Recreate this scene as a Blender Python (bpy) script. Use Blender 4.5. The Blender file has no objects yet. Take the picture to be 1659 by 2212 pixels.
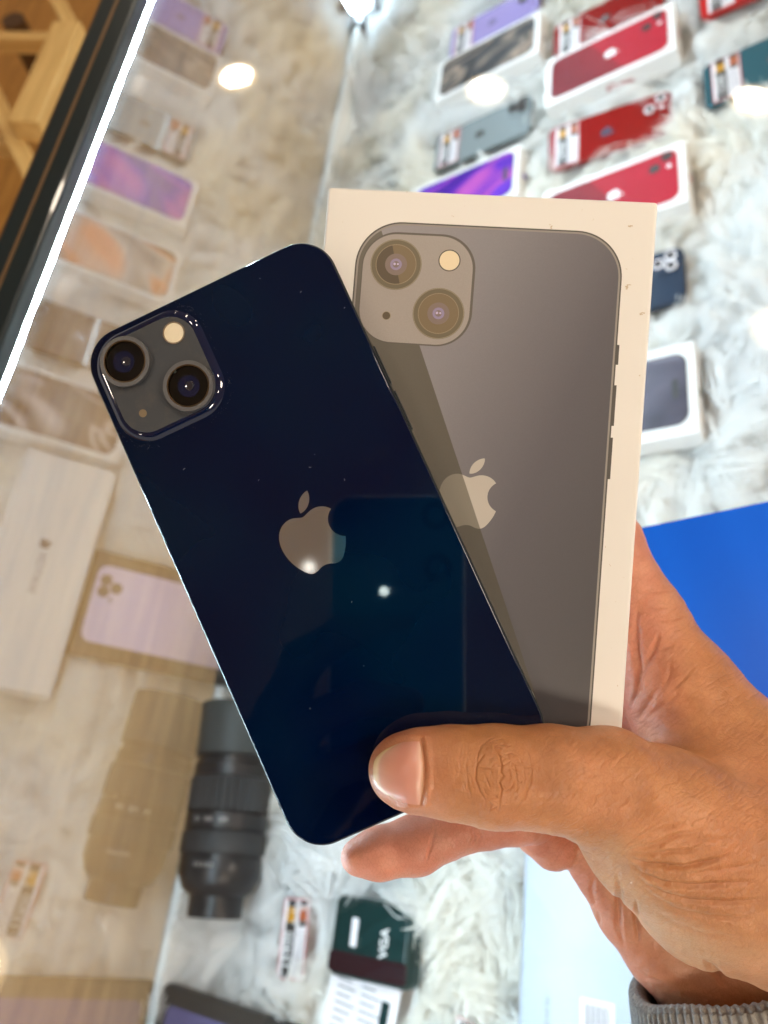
import bpy, bmesh, math, random
import numpy as np
from mathutils import Vector, Matrix
from mathutils.bvhtree import BVHTree
rnd = random.Random(7); rng = np.random.default_rng(7)
sc = bpy.context.scene; COL = sc.collection
# ------------------------------------------------------------------ camera, world, exposure
F = 1661.0; CX, CY = 829.5, 1106.0                      # focal length and centre for a 1659 x 2212 picture
V = np.array([475., 3646., F]); V /= np.linalg.norm(V)  # horizontal direction along the cabinet edge
M = np.array([-16000., 1328., F]); M -= V * M.dot(V); M /= np.linalg.norm(M)
Xw = -M; Yw = V; Zw = np.cross(Yw, Xw)
if Zw[2] > 0: Zw = -Zw
R = np.array([Xw, Yw, Zw])
EYE = np.array([0., 0., 1.35])
CAMM = Matrix(((R[0, 0], R[0, 1], -R[0, 2], EYE[0]), (R[1, 0], R[1, 1], -R[1, 2], EYE[1]),
               (R[2, 0], R[2, 1], -R[2, 2], EYE[2]), (0, 0, 0, 1)))
cd = bpy.data.cameras.new('camera'); cam = bpy.data.objects.new('camera', cd); COL.objects.link(cam)
cam.matrix_world = CAMM
cd.sensor_fit = 'VERTICAL'; cd.sensor_height = 36.0; cd.sensor_width = 27.0
cd.lens = F / 2212 * 36.0; cd.clip_start = 0.004; cd.clip_end = 50
cd.dof.use_dof = True; cd.dof.focus_distance = 0.199; cd.dof.aperture_fstop = cd.lens / 2.25
sc.camera = cam
w = bpy.data.worlds.new('World'); sc.world = w; w.use_nodes = True
bg = w.node_tree.nodes['Background']; bg.inputs[0].default_value = (1.0, 0.90, 0.80, 1); bg.inputs[1].default_value = 0.34
sc.view_settings.view_transform = 'Standard'; sc.view_settings.look = 'None'
sc.view_settings.exposure = 0.58; sc.view_settings.gamma = 1.0
sc.render.engine = 'CYCLES'
sc.cycles.use_denoising = True
sc.cycles.max_bounces = 10; sc.cycles.transparent_max_bounces = 16
sc.cycles.sample_clamp_indirect = 6.0
sc.cycles.caustics_reflective = False; sc.cycles.caustics_refractive = False

# ------------------------------------------------------------------ measuring helpers
def ray(x, y): return R @ np.array([x - CX, CY - y, F])
def at(x, y, z):
    d = ray(x, y); return EYE + d * ((z - EYE[2]) / d[2])
PH = math.radians(30.); HB = 0.66
nB = np.array([-math.sin(PH), 0, math.cos(PH)]); eB = np.array([math.cos(PH), 0, math.sin(PH)])
kB = HB / (math.cos(PH) - .2847 * math.sin(PH)); XP = -.2847 * kB      # the glass side stands at x = XP
OB = np.array([XP, 0, EYE[2] - kB])
BED = Matrix(((eB[0], 0, nB[0], OB[0]), (0, 1, 0, OB[1]), (eB[2], 0, nB[2], OB[2]), (0, 0, 0, 1)))
ZG = EYE[2] - .338                                       # glass top
def bed(x, y, h=0., virt=False):
    d = ray(x, y); o = EYE.copy()
    if virt: d = d * np.array([-1, 1, 1]); o = o * np.array([-1, 1, 1]) + np.array([2 * XP, 0, 0])
    t = ((OB + nB * h - o).dot(nB)) / d.dot(nB); q = o + d * t - OB
    return q.dot(eB), q[1]

# ------------------------------------------------------------------ object helpers
def obj(name, me, m=None, parent=None, loc=None, rot=None, **kw):
    o = bpy.data.objects.new(name, me); COL.objects.link(o)
    if m is not None and me is not None:
        me.materials.clear(); me.materials.append(m)
    if parent is not None: o.parent = parent
    if loc is not None: o.location = loc
    if rot is not None: o.rotation_euler = rot
    for a, b in kw.items(): o[a] = b
    return o
def thing(name, label, cat, group=None, mat=None, me=None, m=None):
    o = obj(name, me, m); o['label'] = label; o['category'] = cat
    if group: o['group'] = group
    if mat is not None: o.matrix_world = mat
    return o
def onbed(u, v, h, a=0.): return BED @ Matrix.Translation((u, v, h)) @ Matrix.Rotation(math.radians(a), 4, 'Z')
def mesh(name, vs, fs, smooth=False):
    me = bpy.data.meshes.new(name); me.from_pydata([tuple(v) for v in vs], [], fs)
    if smooth: me.shade_smooth()
    me.update(); return me
def from_bm(bm, smooth=False, ang=None):
    me = bpy.data.meshes.new('m'); bmesh.ops.recalc_face_normals(bm, faces=bm.faces); bm.to_mesh(me); bm.free()
    if smooth: me.shade_smooth()
    return me
def box_me(x0, x1, y0, y1, z0, z1, bev=0., seg=2):
    bm = bmesh.new(); bmesh.ops.create_cube(bm, size=1)
    for v in bm.verts:
        v.co = Vector(((x0 + x1) / 2 + v.co.x * (x1 - x0), (y0 + y1) / 2 + v.co.y * (y1 - y0), (z0 + z1) / 2 + v.co.z * (z1 - z0)))
    if bev: bmesh.ops.bevel(bm, geom=list(bm.edges), offset=bev, segments=seg, affect='EDGES', profile=.5)
    return from_bm(bm)
def rrect(wd, hg, r, n=10, cx=0., cy=0.):
    r = min(r, wd / 2 - 1e-5, hg / 2 - 1e-5); pts = []
    for qx, qy, a0 in ((1, 1, 0), (-1, 1, 90), (-1, -1, 180), (1, -1, 270)):
        for i in range(n + 1):
            a = math.radians(a0 + 90 * i / n)
            # slight superellipse feel: continuous-curvature corner
            pts.append((cx + qx * (wd / 2 - r) + r * math.cos(a), cy + qy * (hg / 2 - r) + r * math.sin(a)))
    return pts
def stack_me(rings, cap0=True, cap1=True, smooth=True):
    """rings: list of (outline points, z); joins them into one closed solid"""
    vs = []; fs = []; n = len(rings[0][0])
    for pts, z in rings: vs += [(p[0], p[1], z) for p in pts]
    for k in range(len(rings) - 1):
        for i in range(n):
            j = (i + 1) % n; fs.append((k * n + i, k * n + j, (k + 1) * n + j, (k + 1) * n + i))
    if cap0: fs.append(tuple(reversed(range(n))))
    if cap1: fs.append(tuple((len(rings) - 1) * n + i for i in range(n)))
    me = mesh('m', vs, fs)
    if smooth:
        me.shade_smooth(); me.set_sharp_from_angle(angle=math.radians(40))
        for q in list(me.polygons)[-(cap0 + cap1):]: q.use_smooth = False
    return me
def slab_me(wd, hg, r, z0, z1, bev=0.0, seg=3, n=10, cx=0., cy=0., bot=True):
    rings = []
    for i in range(seg + 1) if bot and bev else []:
        a = math.pi / 2 * i / seg; ins = bev * (1 - math.sin(a))
        rings.append((rrect(wd - 2 * ins, hg - 2 * ins, max(r - ins, 1e-4), n, cx, cy), z0 + bev * (1 - math.cos(a))))
    if not rings: rings.append((rrect(wd, hg, r, n, cx, cy), z0))
    if bev:
        for i in range(seg + 1):
            a = math.pi / 2 * i / seg; ins = bev * (1 - math.cos(a))
            rings.append((rrect(wd - 2 * ins, hg - 2 * ins, max(r - ins, 1e-4), n, cx, cy), z1 - bev + bev * math.sin(a)))
    else: rings.append((rrect(wd, hg, r, n, cx, cy), z1))
    return stack_me(rings)
def lathe_me(prof, n=48, axis='Z', caps=True):
    vs = []; fs = []
    for r, z in prof:
        for i in range(n):
            a = 2 * math.pi * i / n; c, s = r * math.cos(a), r * math.sin(a)
            vs.append((c, s, z) if axis == 'Z' else (z, c, s))
    for k in range(len(prof) - 1):
        for i in range(n):
            j = (i + 1) % n; fs.append((k * n + i, k * n + j, (k + 1) * n + j, (k + 1) * n + i))
    if caps:
        fs.append(tuple(reversed(range(n)))); fs.append(tuple((len(prof) - 1) * n + i for i in range(n)))
    me = mesh('m', vs, fs); me.shade_smooth(); me.set_sharp_from_angle(angle=math.radians(35)); return me
def disc_me(r, z0, z1, n=40, cx=0., cy=0.): 
    pts = [(cx + r * math.cos(2 * math.pi * i / n), cy + r * math.sin(2 * math.pi * i / n)) for i in range(n)]
    return stack_me([(pts, z0), (pts, z1)], smooth=False)
def ring_me(r0, r1, z0, z1, n=48, cx=0., cy=0.):
    vs = []; fs = []
    for r, z in ((r0, z0), (r0, z1), (r1, z1), (r1, z0)):
        for i in range(n):
            a = 2 * math.pi * i / n; vs.append((cx + r * math.cos(a), cy + r * math.sin(a), z))
    for k in range(4):
        for i in range(n):
            j = (i + 1) % n; q = (k + 1) % 4; fs.append((k * n + i, k * n + j, q * n + j, q * n + i))
    bm = bmesh.new(); me = mesh('m', vs, fs); bm.from_mesh(me); return from_bm(bm)
def poly_me(loops, th):
    """filled 2D outline (list of loops) as a thin solid; via a filled curve"""
    cu = bpy.data.curves.new('c', 'CURVE'); cu.dimensions = '2D'; cu.fill_mode = 'BOTH'; cu.extrude = th / 2
    for lp in loops:
        s = cu.splines.new('POLY'); s.points.add(len(lp) - 1)
        for i, p in enumerate(lp): s.points[i].co = (p[0], p[1], 0, 1)
        s.use_cyclic_u = True
    o = bpy.data.objects.new('tmp', cu); me = bpy.data.meshes.new_from_object(o)
    bpy.data.objects.remove(o); bpy.data.curves.remove(cu); return me
def slab_ring(wd, hg, r, th, z0, z1, n=10):
    o = rrect(wd, hg, r, n); i = rrect(wd - 2 * th, hg - 2 * th, max(r - th, 1e-4), n); k = len(o); vs = []
    for pts, z in ((o, z0), (o, z1), (i, z1), (i, z0)): vs += [(p[0], p[1], z) for p in pts]
    fs = []
    for q in range(4):
        for j in range(k):
            j2 = (j + 1) % k; q2 = (q + 1) % 4; fs.append((q * k + j, q * k + j2, q2 * k + j2, q2 * k + j))
    return mesh('m', vs, fs)
def text_me(s, size, th=0.0001, bold=0.):
    cu = bpy.data.curves.new('t', 'FONT'); cu.body = s; cu.size = size; cu.align_x = 'CENTER'; cu.align_y = 'CENTER'
    cu.extrude = th / 2; cu.offset = bold; cu.resolution_u = 3
    o = bpy.data.objects.new('tmp', cu); me = bpy.data.meshes.new_from_object(o)
    bpy.data.objects.remove(o); bpy.data.curves.remove(cu); return me
# outline of the fruit emblem (24 x 24 units, y down)
PATH = ("M12.152 6.896 c-.948 0-2.415-1.078-3.96-1.04-2.04.027-3.91 1.183-4.961 3.014-2.117 3.675-.546 9.103 1.519 12.09 1.013 1.454 2.208 3.09 3.792 3.039 "
        "1.52-.065 2.09-.987 3.935-.987 1.831 0 2.35.987 3.96.948 1.637-.026 2.676-1.48 3.676-2.948 1.156-1.688 1.636-3.325 1.662-3.415-.039-.013-3.182-1.221-3.22-4.857"
        "-.026-3.04 2.48-4.494 2.597-4.559-1.429-2.09-3.623-2.324-4.39-2.376-2-.156-3.675 1.09-4.61 1.09z M15.53 3.83 c.843-1.012 1.4-2.427 1.245-3.83-1.207.052-2.662.805-3.532 1.818"
        "-.78.896-1.454 2.338-1.273 3.714 1.338.104 2.715-.688 3.559-1.701z")
def emblem_loops(height):
    import re
    tk = re.findall(r'[Mcz]|-?\d*\.\d+|-?\d+', PATH); loops = []; i = 0; cur = (0, 0); lp = []
    mode = None
    while i < len(tk):
        if tk[i] in 'Mcz':
            mode = tk[i]; i += 1
            if mode == 'z': loops.append(lp); lp = []
            continue
        if mode == 'M': cur = (float(tk[i]), float(tk[i + 1])); i += 2; lp = [cur]
        else:
            c = [float(t) for t in tk[i:i + 6]]; i += 6
            p0 = cur; p1 = (cur[0] + c[0], cur[1] + c[1]); p2 = (cur[0] + c[2], cur[1] + c[3]); p3 = (cur[0] + c[4], cur[1] + c[5])
            for k in range(1, 9):
                t = k / 8; a = (1 - t) ** 3; b = 3 * (1 - t) ** 2 * t; d = 3 * (1 - t) * t * t; e = t ** 3
                lp.append((a * p0[0] + b * p1[0] + d * p2[0] + e * p3[0], a * p0[1] + b * p1[1] + d * p2[1] + e * p3[1]))
            cur = p3
    s = height / 24.0
    return [[((x - 11.8) * s, (12 - y) * s) for x, y in (l[:-1] if l[0] == l[-1] else l)] for l in loops]
def emblem_me(height, th=0.0001): return poly_me(emblem_loops(height), th)

# ------------------------------------------------------------------ materials
def mat(name, col=(.5, .5, .5), rough=.5, metal=0., spec=.5, coat=0., coatr=.03, emit=None, estr=0., sss=0., sheen=0.):
    m = bpy.data.materials.new(name); m.use_nodes = True; b = m.node_tree.nodes['Principled BSDF']
    b.inputs['Base Color'].default_value = (*col, 1); b.inputs['Roughness'].default_value = rough
    b.inputs['Metallic'].default_value = metal; b.inputs['Specular IOR Level'].default_value = spec
    b.inputs['Coat Weight'].default_value = coat; b.inputs['Coat Roughness'].default_value = coatr
    b.inputs['Sheen Weight'].default_value = sheen
    if sss: b.inputs['Subsurface Weight'].default_value = sss; b.inputs['Subsurface Radius'].default_value = (.004, .002, .001)
    if emit: b.inputs['Emission Color'].default_value = (*emit, 1); b.inputs['Emission Strength'].default_value = estr
    return m
class N:
    def __init__(s, m): s.t = m.node_tree; s.b = s.t.nodes.get('Principled BSDF')
    def new(s, typ, **kw):
        n = s.t.nodes.new(typ)
        for k, v in kw.items(): setattr(n, k, v)
        return n
    def link(s, a, b): s.t.links.new(a, b)
    def coord(s, kind='Object'): return s.new('ShaderNodeTexCoord').outputs[kind]
    def mapping(s, vec, scale=(1, 1, 1), rot=(0, 0, 0), loc=(0, 0, 0)):
        n = s.new('ShaderNodeMapping'); n.inputs['Scale'].default_value = scale; n.inputs['Rotation'].default_value = rot
        n.inputs['Location'].default_value = loc; s.link(vec, n.inputs['Vector']); return n.outputs[0]
    def noise(s, vec, scale, detail=3, rough=.5, dist=0.):
        n = s.new('ShaderNodeTexNoise'); n.inputs['Scale'].default_value = scale; n.inputs['Detail'].default_value = detail
        n.inputs['Roughness'].default_value = rough; n.inputs['Distortion'].default_value = dist; s.link(vec, n.inputs['Vector']); return n.outputs['Fac']
    def ramp(s, fac, stops):
        n = s.new('ShaderNodeValToRGB'); s.link(fac, n.inputs[0]); e = n.color_ramp.elements
        while len(e) < len(stops): e.new(0.5)
        for i, (p, c) in enumerate(stops): e[i].position = p; e[i].color = (*c, 1)
        return n.outputs[0]
    def math(s, op, a, b=None, c=None):
        n = s.new('ShaderNodeMath', operation=op)
        for i, v in enumerate((a, b, c)):
            if v is None: continue
            if isinstance(v, (int, float)): n.inputs[i].default_value = v
            else: s.link(v, n.inputs[i])
        return n.outputs[0]
    def mix(s, fac, a, b):
        n = s.new('ShaderNodeMix', data_type='RGBA')
        for i, v in ((0, fac), (6, a), (7, b)):
            if isinstance(v, (int, float)): n.inputs[i].default_value = v
            elif isinstance(v, tuple): n.inputs[i].default_value = (*v, 1)
            else: s.link(v, n.inputs[i])
        return n.outputs[2]
    def bump(s, h, strength=.3, dist=.001, normal=None):
        n = s.new('ShaderNodeBump'); n.inputs['Strength'].default_value = strength; n.inputs['Distance'].default_value = dist
        s.link(h, n.inputs['Height'])
        if normal is not None: s.link(normal, n.inputs['Normal'])
        return n.outputs[0]

m_card = mat('white_cardboard', (.80, .79, .77), .45)
n = N(m_card); c = n.coord(); f = n.noise(c, 900, 2); n.link(n.bump(f, .08, .0003), n.b.inputs['Normal'])
m_black = mat('black_plastic', (.012, .013, .014), .35)
m_grey_txt = mat('grey_ink', (.25, .25, .26), .6)
m_black_ink = mat('black_ink', (.02, .02, .02), .5)
m_white = mat('white_paint', (.8, .8, .8), .4)
m_paper = mat('white_label_paper', (.80, .77, .80), .5)
m_red_ink = mat('red_ink', (.45, .02, .02), .45)
m_orange_ink = mat('orange_ink', (.40, .09, .02), .5)
m_yellow_ink = mat('amber_ink', (.50, .24, .01), .5)
m_lensglass = mat('lens_glass', (.004, .004, .008), .04, spec=.8, coat=1)
m_lensring = mat('lens_ring_metal', (.45, .45, .45), .25, metal=1)
m_alu = mat('aluminium', (.62, .62, .60), .3, metal=1)
m_floor = mat('warm_wood_floor', (.35, .16, .05), .5)
n = N(m_floor); c = n.coord(); f = n.noise(n.mapping(c, (14, 1.4, 1)), 3, 5, .6, .6)
n.link(n.ramp(f, [(.25, (.36, .15, .020)), (.5, (.52, .23, .035)), (.75, (.64, .31, .06))]), n.b.inputs['Base Color'])
m_bench = mat('tan_wood_bench', (.5, .32, .17), .5)
n = N(m_bench); c = n.coord(); f = n.noise(n.mapping(c, (26, 2.0, 1)), 3, 5, .6, .8)
n.link(n.ramp(f, [(.25, (.30, .145, .045)), (.5, (.42, .220, .075)), (.8, (.54, .32, .13))]), n.b.inputs['Base Color'])
m_pine = mat('pale_pine', (.70, .42, .13), .55)
n = N(m_pine); c = n.coord(); f = n.noise(n.mapping(c, (3, 30, 30)), 2, 4)
n.link(n.ramp(f, [(.3, (.60, .34, .10)), (.7, (.78, .50, .18))]), n.b.inputs['Base Color'])

def glass_mat(name, base, gain, tint=(1, 1, 1), rough=.0, ior=1.5):
    m = bpy.data.materials.new(name); m.use_nodes = True; t = m.node_tree; t.nodes.clear()
    out = t.nodes.new('ShaderNodeOutputMaterial'); mx = t.nodes.new('ShaderNodeMixShader')
    tr = t.nodes.new('ShaderNodeBsdfTransparent'); tr.inputs[0].default_value = (*tint, 1)
    gl = t.nodes.new('ShaderNodeBsdfGlossy'); gl.inputs['Roughness'].default_value = rough
    fr = t.nodes.new('ShaderNodeFresnel')
    ge = t.nodes.new('ShaderNodeNewGeometry'); mi = t.nodes.new('ShaderNodeMix'); mi.inputs[2].default_value = ior; mi.inputs[3].default_value = 1 / ior
    t.links.new(ge.outputs['Backfacing'], mi.inputs[0]); t.links.new(mi.outputs[0], fr.inputs[0])
    ma = t.nodes.new('ShaderNodeMath'); ma.operation = 'MULTIPLY_ADD'; ma.use_clamp = True
    ma.inputs[1].default_value = gain; ma.inputs[2].default_value = base
    t.links.new(fr.outputs[0], ma.inputs[0]); t.links.new(ma.outputs[0], mx.inputs[0])
    t.links.new(tr.outputs[0], mx.inputs[1]); t.links.new(gl.outputs[0], mx.inputs[2]); t.links.new(mx.outputs[0], out.inputs[0])
    return m
m_top_glass = glass_mat('top_glass', .0, 1.0)
m_side_glass = glass_mat('side_glass', .32, 1.0)

# ------------------------------------------------------------------ the shop: floor, ceiling and lights
obj('floor', mesh('floor', [(-6, -6, 0), (6, -6, 0), (6, 8, 0), (-6, 8, 0)], [(0, 1, 2, 3)]), m_floor, kind='structure')
m_ceil = mat('ceiling_paint', (.46, .50, .54), .9)
obj('ceiling', mesh('ceiling', [(-6, -6, 2.75), (-6, 8, 2.75), (6, 8, 2.75), (6, -6, 2.75)], [(0, 1, 2, 3)]), m_ceil, kind='structure')
m_lamp = mat('lamp_diffuser', (1, .9, .8), .5, emit=(1.0, .86, .69), estr=75)
m_halo_ring = mat('halo_ring', (.8, .78, .75), .4, emit=(1., .74, .42), estr=3.2)  # ring glows as well, to paint a soft halo round the lamps
lens_disc = disc_me(.062, -.004, .0, 40); ring_m = ring_me(.062, .082, -.008, 0, 40)
LAMPS = [(-1.07, 2.84, 'farthest row, above the left side of the cabinet'), (-.05, 2.80, 'farthest row, above the middle of the cabinet'),
         (.96, 2.78, 'farthest row, above the right side of the cabinet'), (.95, 1.70, 'above the right edge of the cabinet, second row'),
         (-1.075, -.35, 'nearest on the left, over the lower left corner'), (-.05, 1.73, 'second row, hidden behind the held box'),
         (-.05, .50, 'straight above the held phone'), (.98, .60, 'right of the cabinet, third row'), (.98, -.42, 'right of the photographer'),
         (.50, -1.50, 'behind the photographer, middle'), (1.0, -1.5, 'behind the photographer, right'), (-1.1, -1.5, 'behind the photographer, left')]
for x, y, lab in LAMPS:
    t = thing('ceiling_lamp', 'round warm ceiling downlight, ' + lab, 'ceiling lamp', 'ceiling downlights mirrored in the glass top', Matrix.Translation((x, y, 2.745)))
    obj('diffuser', lens_disc, m_lamp, t); obj('trim_ring', ring_m, m_halo_ring, t)

m_panel = mat('added_panel_glow', (1, .9, .8), .5, emit=(1.0, .86, .69), estr=24)  # two unseen panels added as soft key light
for x, y, lab in ((1.15, -1.9, 'behind the photographer'), (2.1, .35, 'beyond the right end of the cabinet')):
    t = thing('added_key_panel', 'added unseen warm white ceiling panel light ' + lab, 'added light', 'added ceiling panels', Matrix.Translation((x, y, 2.742)))
    obj('diffuser', box_me(-.29, .29, -.29, .29, -.006, 0), m_panel, t); obj('panel_frame', slab_ring(.62, .62, .01, .03, -.010, .0), m_halo_ring, t)
sm_disc = disc_me(.013, -.004, 0, 24); sm_ring = ring_me(.013, .020, -.006, 0, 24); m_spot = mat('spot_glow', (1, 1, 1), .5, emit=(1., .95, .85), estr=1.3)
for x, y, lab in ((-.27, -.69, 'mirrored at the foot of the held phone emblem'),):
    t = thing('spot_lamp', 'small recessed ceiling spot, ' + lab, 'ceiling spot', None, Matrix.Translation((x * 1.0, y, 2.744)))
    obj('diffuser', sm_disc, m_spot, t); obj('trim_ring', sm_ring, m_white, t)
# bench and crates outside the glass side
obj('bench_top', box_me(-.80, XP - .02, -1.2, 2.6, .36, .40, .004), m_bench, label='tan wooden bench top seen through the tinted side glass', category='bench')
def beam(px0, px1, z, wd, th, parent, m):
    a = at(*px0, z); b = at(*px1, z); d = b - a; L = float(np.hypot(d[0], d[1])); ang = math.atan2(d[1], d[0])
    return obj('wooden_slat', box_me(-L / 2, L / 2, -wd / 2, wd / 2, -th, 0, .002), m, parent,
               loc=((a[0] + b[0]) / 2, (a[1] + b[1]) / 2, z), rot=(0, 0, ang))
cr = thing('wooden_crate', 'pale pine slatted crate frame standing on the brown floor at upper left', 'crate')
beam((95, -60), (190, 130), .52, .026, .03, cr, m_pine)
beam((-120, 70), (110, 76), .52, .020, .03, cr, m_pine)
beam((145, 45), (48, 262), .55, .050, .04, cr, m_pine)
beam((-60, 110), (70, 380), .52, .028, .03, cr, m_pine)
beam((-70, 300), (40, 300), .45, .025, .03, cr, m_pine)
cr2 = thing('wooden_stool', 'dark round stool leg behind the pine crate at the top left corner', 'stool')
p = at(28, 42, .3); obj('leg', lathe_me([(.022, 0), (.026, .30)], 16), mat('dark_wood', (.10, .045, .012), .5), cr2, loc=(p[0], p[1], 0))

# ------------------------------------------------------------------ display cabinet
cab = thing('display_cabinet', 'long glass display cabinet with black top rail, white LED tube and sloping fur bed', 'display cabinet')
Y0, Y1 = -.75, 1.62
obj('glass_top', box_me(XP - .010, 1.0, Y0, Y1, ZG - .003, ZG), m_top_glass, cab)
zl = EYE[2] - .338
obj('side_glass', mesh('m', [(XP, Y0, OB[2] - .05), (XP, Y1, OB[2] - .05), (XP, Y1, zl - .009), (XP, Y0, zl - .009)], [(0, 1, 2, 3)]), m_side_glass, cab)
m_rail = mat('black_rail', (.010, .020, .024), .28, coat=.3)
rx0, rx1 = -.8685 * .320, -.785 * .320
obj('top_rail', box_me(rx0, rx1, Y0, Y1, zl + .004, EYE[2] - .320, .002), m_rail, cab)
gx = -.829 * .3195
obj('trim_strip', box_me(gx - .0009, gx + .0009, Y0, Y1, EYE[2] - .3205, EYE[2] - .3192), mat('bronze_trim', (.30, .19, .10), .35, metal=.6), cab)
gx = -.8655 * .3195
obj('trim_strip', box_me(gx - .0006, gx + .0006, Y0, Y1, EYE[2] - .3215, EYE[2] - .3197), mat('bronze_edge', (.16, .09, .05), .35, metal=.6), cab)
m_led = mat('led_white', (1, 1, 1), .5, emit=(.66, .87, 1.0), estr=225)
me = bpy.data.meshes.new('m'); vs = []; fs = []; NL = 240
for i in range(NL + 1):
    y = Y0 + (Y1 - Y0) * i / NL
    wob = .0006 * math.sin(i * .9) + .0004 * math.sin(i * 2.3 + 1)
    for k in range(8):
        a = 2 * math.pi * k / 8; r = .0031 + wob * .6
        vs.append((XP - .0018 + r * math.cos(a), y, zl - .006 + wob * .5 + r * math.sin(a)))
for i in range(NL):
    for k in range(8): fs.append((i * 8 + k, i * 8 + (k + 1) % 8, (i + 1) * 8 + (k + 1) % 8, (i + 1) * 8 + k))
obj('led_tube', mesh('m', vs, fs, True), m_led, cab)
obj('led_channel', box_me(XP - .0135, XP - .0075, Y0, Y1, zl - .014, zl + .0035), m_rail, cab)
# aluminium channel along the foot of the side glass
ch = obj('bottom_channel', box_me(.0047, .0175, Y0, Y1, .0, .028, .001), mat('satin_white_channel', (.80, .82, .80), .35), cab); ch.matrix_world = BED
ch = obj('glass_seat', box_me(.0005, .0045, Y0, Y1, .0, .026), mat('dark_rubber', (.05, .05, .03), .6), cab); ch.matrix_world = BED
m_under = mat('cream_backing', (.82, .82, .79), .9)
ub = obj('bed_board', box_me(-.004, 1.05, Y0, Y1, -.02, .0), m_under, cab); ub.matrix_world = BED
# far corner lamp
m_dark = mat('dark_bracket', (.03, .02, .018), .5)
tl = thing('corner_lamp', 'small bright LED lamp on a dark bracket at the end of the aluminium channel', 'lamp', mat=onbed(.016, 1.395, 0))
obj('bracket', box_me(-.035, .038, -.020, .060, .0, .030, .004), m_dark, tl)
obj('bulb', lathe_me([(.002, .028), (.013, .030), (.017, .036), (.017, .075), (.010, .084), (.002, .086)], 24), mat('led_bulb', (1, 1, 1), .4, emit=(.62, .85, 1.), estr=60), tl)
obj('plug', box_me(-.011, .010, -.045, -.018, .0, .030, .003), m_dark, tl)

# ------------------------------------------------------------------ goods on the fur bed
FOOT = []            # footprints (u, v, half length, half width, angle) kept free of fur roots
def swirl(name, stops, scale=14, dist=2.5, rough=.25, rot=0.4, detail=1.5):
    m = mat(name, (.5, .5, .5), rough); n = N(m); c = n.mapping(n.coord(), (1, 1.8, 1), (0, 0, rot))
    f = n.noise(c, scale, detail, .45, dist); n.link(n.ramp(f, stops), n.b.inputs['Base Color']); return m
def price_label(parent, x, y, z, digits='12900', rot=0., sc_=1., as_thing=None):
    """paper tag 30 x 65 mm, long side along local y"""
    p = parent
    if as_thing is None:
        lb = obj('price_label', slab_me(.0305 * sc_, .066 * sc_, .0015, 0, .0004), m_red_ink, p, loc=(x, y, z), rot=(0, 0, rot))
    else: lb = as_thing
    def sub(nm, x0, x1, y0, y1, m, zz=.0005): return obj(nm, box_me(x0 * sc_, x1 * sc_, y0 * sc_, y1 * sc_, .0003, zz), m, lb)
    sub('paper', -.0142, .0142, -.0320, .0320, m_paper)
    sub('price_strip', -.0108, .0002, -.0315, .0130, m_black_ink, .0006)
    sub('amber_block', -.0100, -.0008, .0132, .0315, m_yellow_ink, .0006); sub('black_cap', -.0100, -.0008, .0255, .0317, m_black_ink, .0007)
    sub('orange_block', .0045, .0132, .0140, .0315, m_orange_ink, .0006)
    sub('dark_bar', .0045, .0132, .0100, .0150, m_black_ink, .0007); sub('dark_cap', .0045, .0132, .0275, .0317, m_black_ink, .0007)
    dg = obj('digits', text_me(digits, .0125 * sc_, .0002, .0), m_white, lb, loc=(-.0054 * sc_, -.0100 * sc_, .0008), rot=(0, 0, math.pi / 2))
    vs = []; fs = []
    for i in range(7):
        x0 = (.0005 + i * .0019) * sc_; yt = (.0090 if i > 1 else .030) * sc_ - (i % 3) * .002
        b = len(vs); vs += [(x0, -.0300 * sc_, .00062), (x0 + .0006, -.0300 * sc_, .00062), (x0 + .0006, yt, .00062), (x0, yt, .00062)]; fs.append((b, b + 1, b + 2, b + 3))
    obj('printed_lines', mesh('m', vs, fs), m_grey_txt, lb)
    return lb
def shop_phone(label, u1, v0, v1, col, h=.018, a=0., cams='two', tag=True, digits='12900', L=.1467, rough=.12, emb=(.3, .3, .32), left=None, metal=0., group='smartphones lying on the fur', tilt=0., wring=False):
    W = .0715; u1c = (left + L) if left is not None else u1
    t = thing('smartphone', label, 'smartphone', group, onbed(u1c - L / 2, (v0 + v1) / 2, h, a) @ Matrix.Rotation(math.radians(tilt), 4, 'Y') @ Matrix.Rotation(math.radians(tilt * .4), 4, 'X'))
    FOOT.append((u1c - L / 2, (v0 + v1) / 2, L / 2, W / 2, a))
    mb = mat('phone_back', col, rough, metal=metal, coat=.6); mf = mat('phone_frame', tuple(min(1, q * .8 + .02) for q in col), .3, metal=.7)
    obj('frame', slab_me(L, W, .011, 0, .0074, .0012, 2), mf, t)
    obj('back_panel', slab_me(L - .002, W - .002, .010, .0074, .0079), mb, t)
    sz = .029; px, py = L / 2 - sz / 2 - .004, W / 2 - sz / 2 - .004
    obj('camera_plate', slab_me(sz, sz, .008, .0079, .0093, .0006, 2, cx=px, cy=py), mb, t)
    spots = [(-.0065, .0065), (.0065, -.0065)] if cams == 'two' else [(.0062, .0066), (.0062, -.0066), (-.0066, 0)]
    if cams == 'two': spots = [(.0065, .0062), (-.0065, -.0062)]
    for sx, sy in spots:
        l = obj('camera_lens', disc_me(.0060, .0093, .0108, 24, px + sx, py + sy), m_lensglass, t)
        obj('lens_ring', ring_me(.0043 if wring else .0060, .0062 if wring else .0074, .0093, .0112, 24, px + sx, py + sy), m_paper if wring else m_lensring, l)
    obj('flash', disc_me(.0030, .0093, .0098, 16, px + .0065, py - .0075 if cams == 'two' else py), m_paper, t)
    obj('emblem', emblem_me(.017), mat('emblem_tone', emb, .15, metal=.6), t, loc=(0, 0, .0080), rot=(0, 0, -math.pi / 2))
    if tag: price_label(t, -L / 2 + .024, 0, .0080, digits)
    return t
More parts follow.
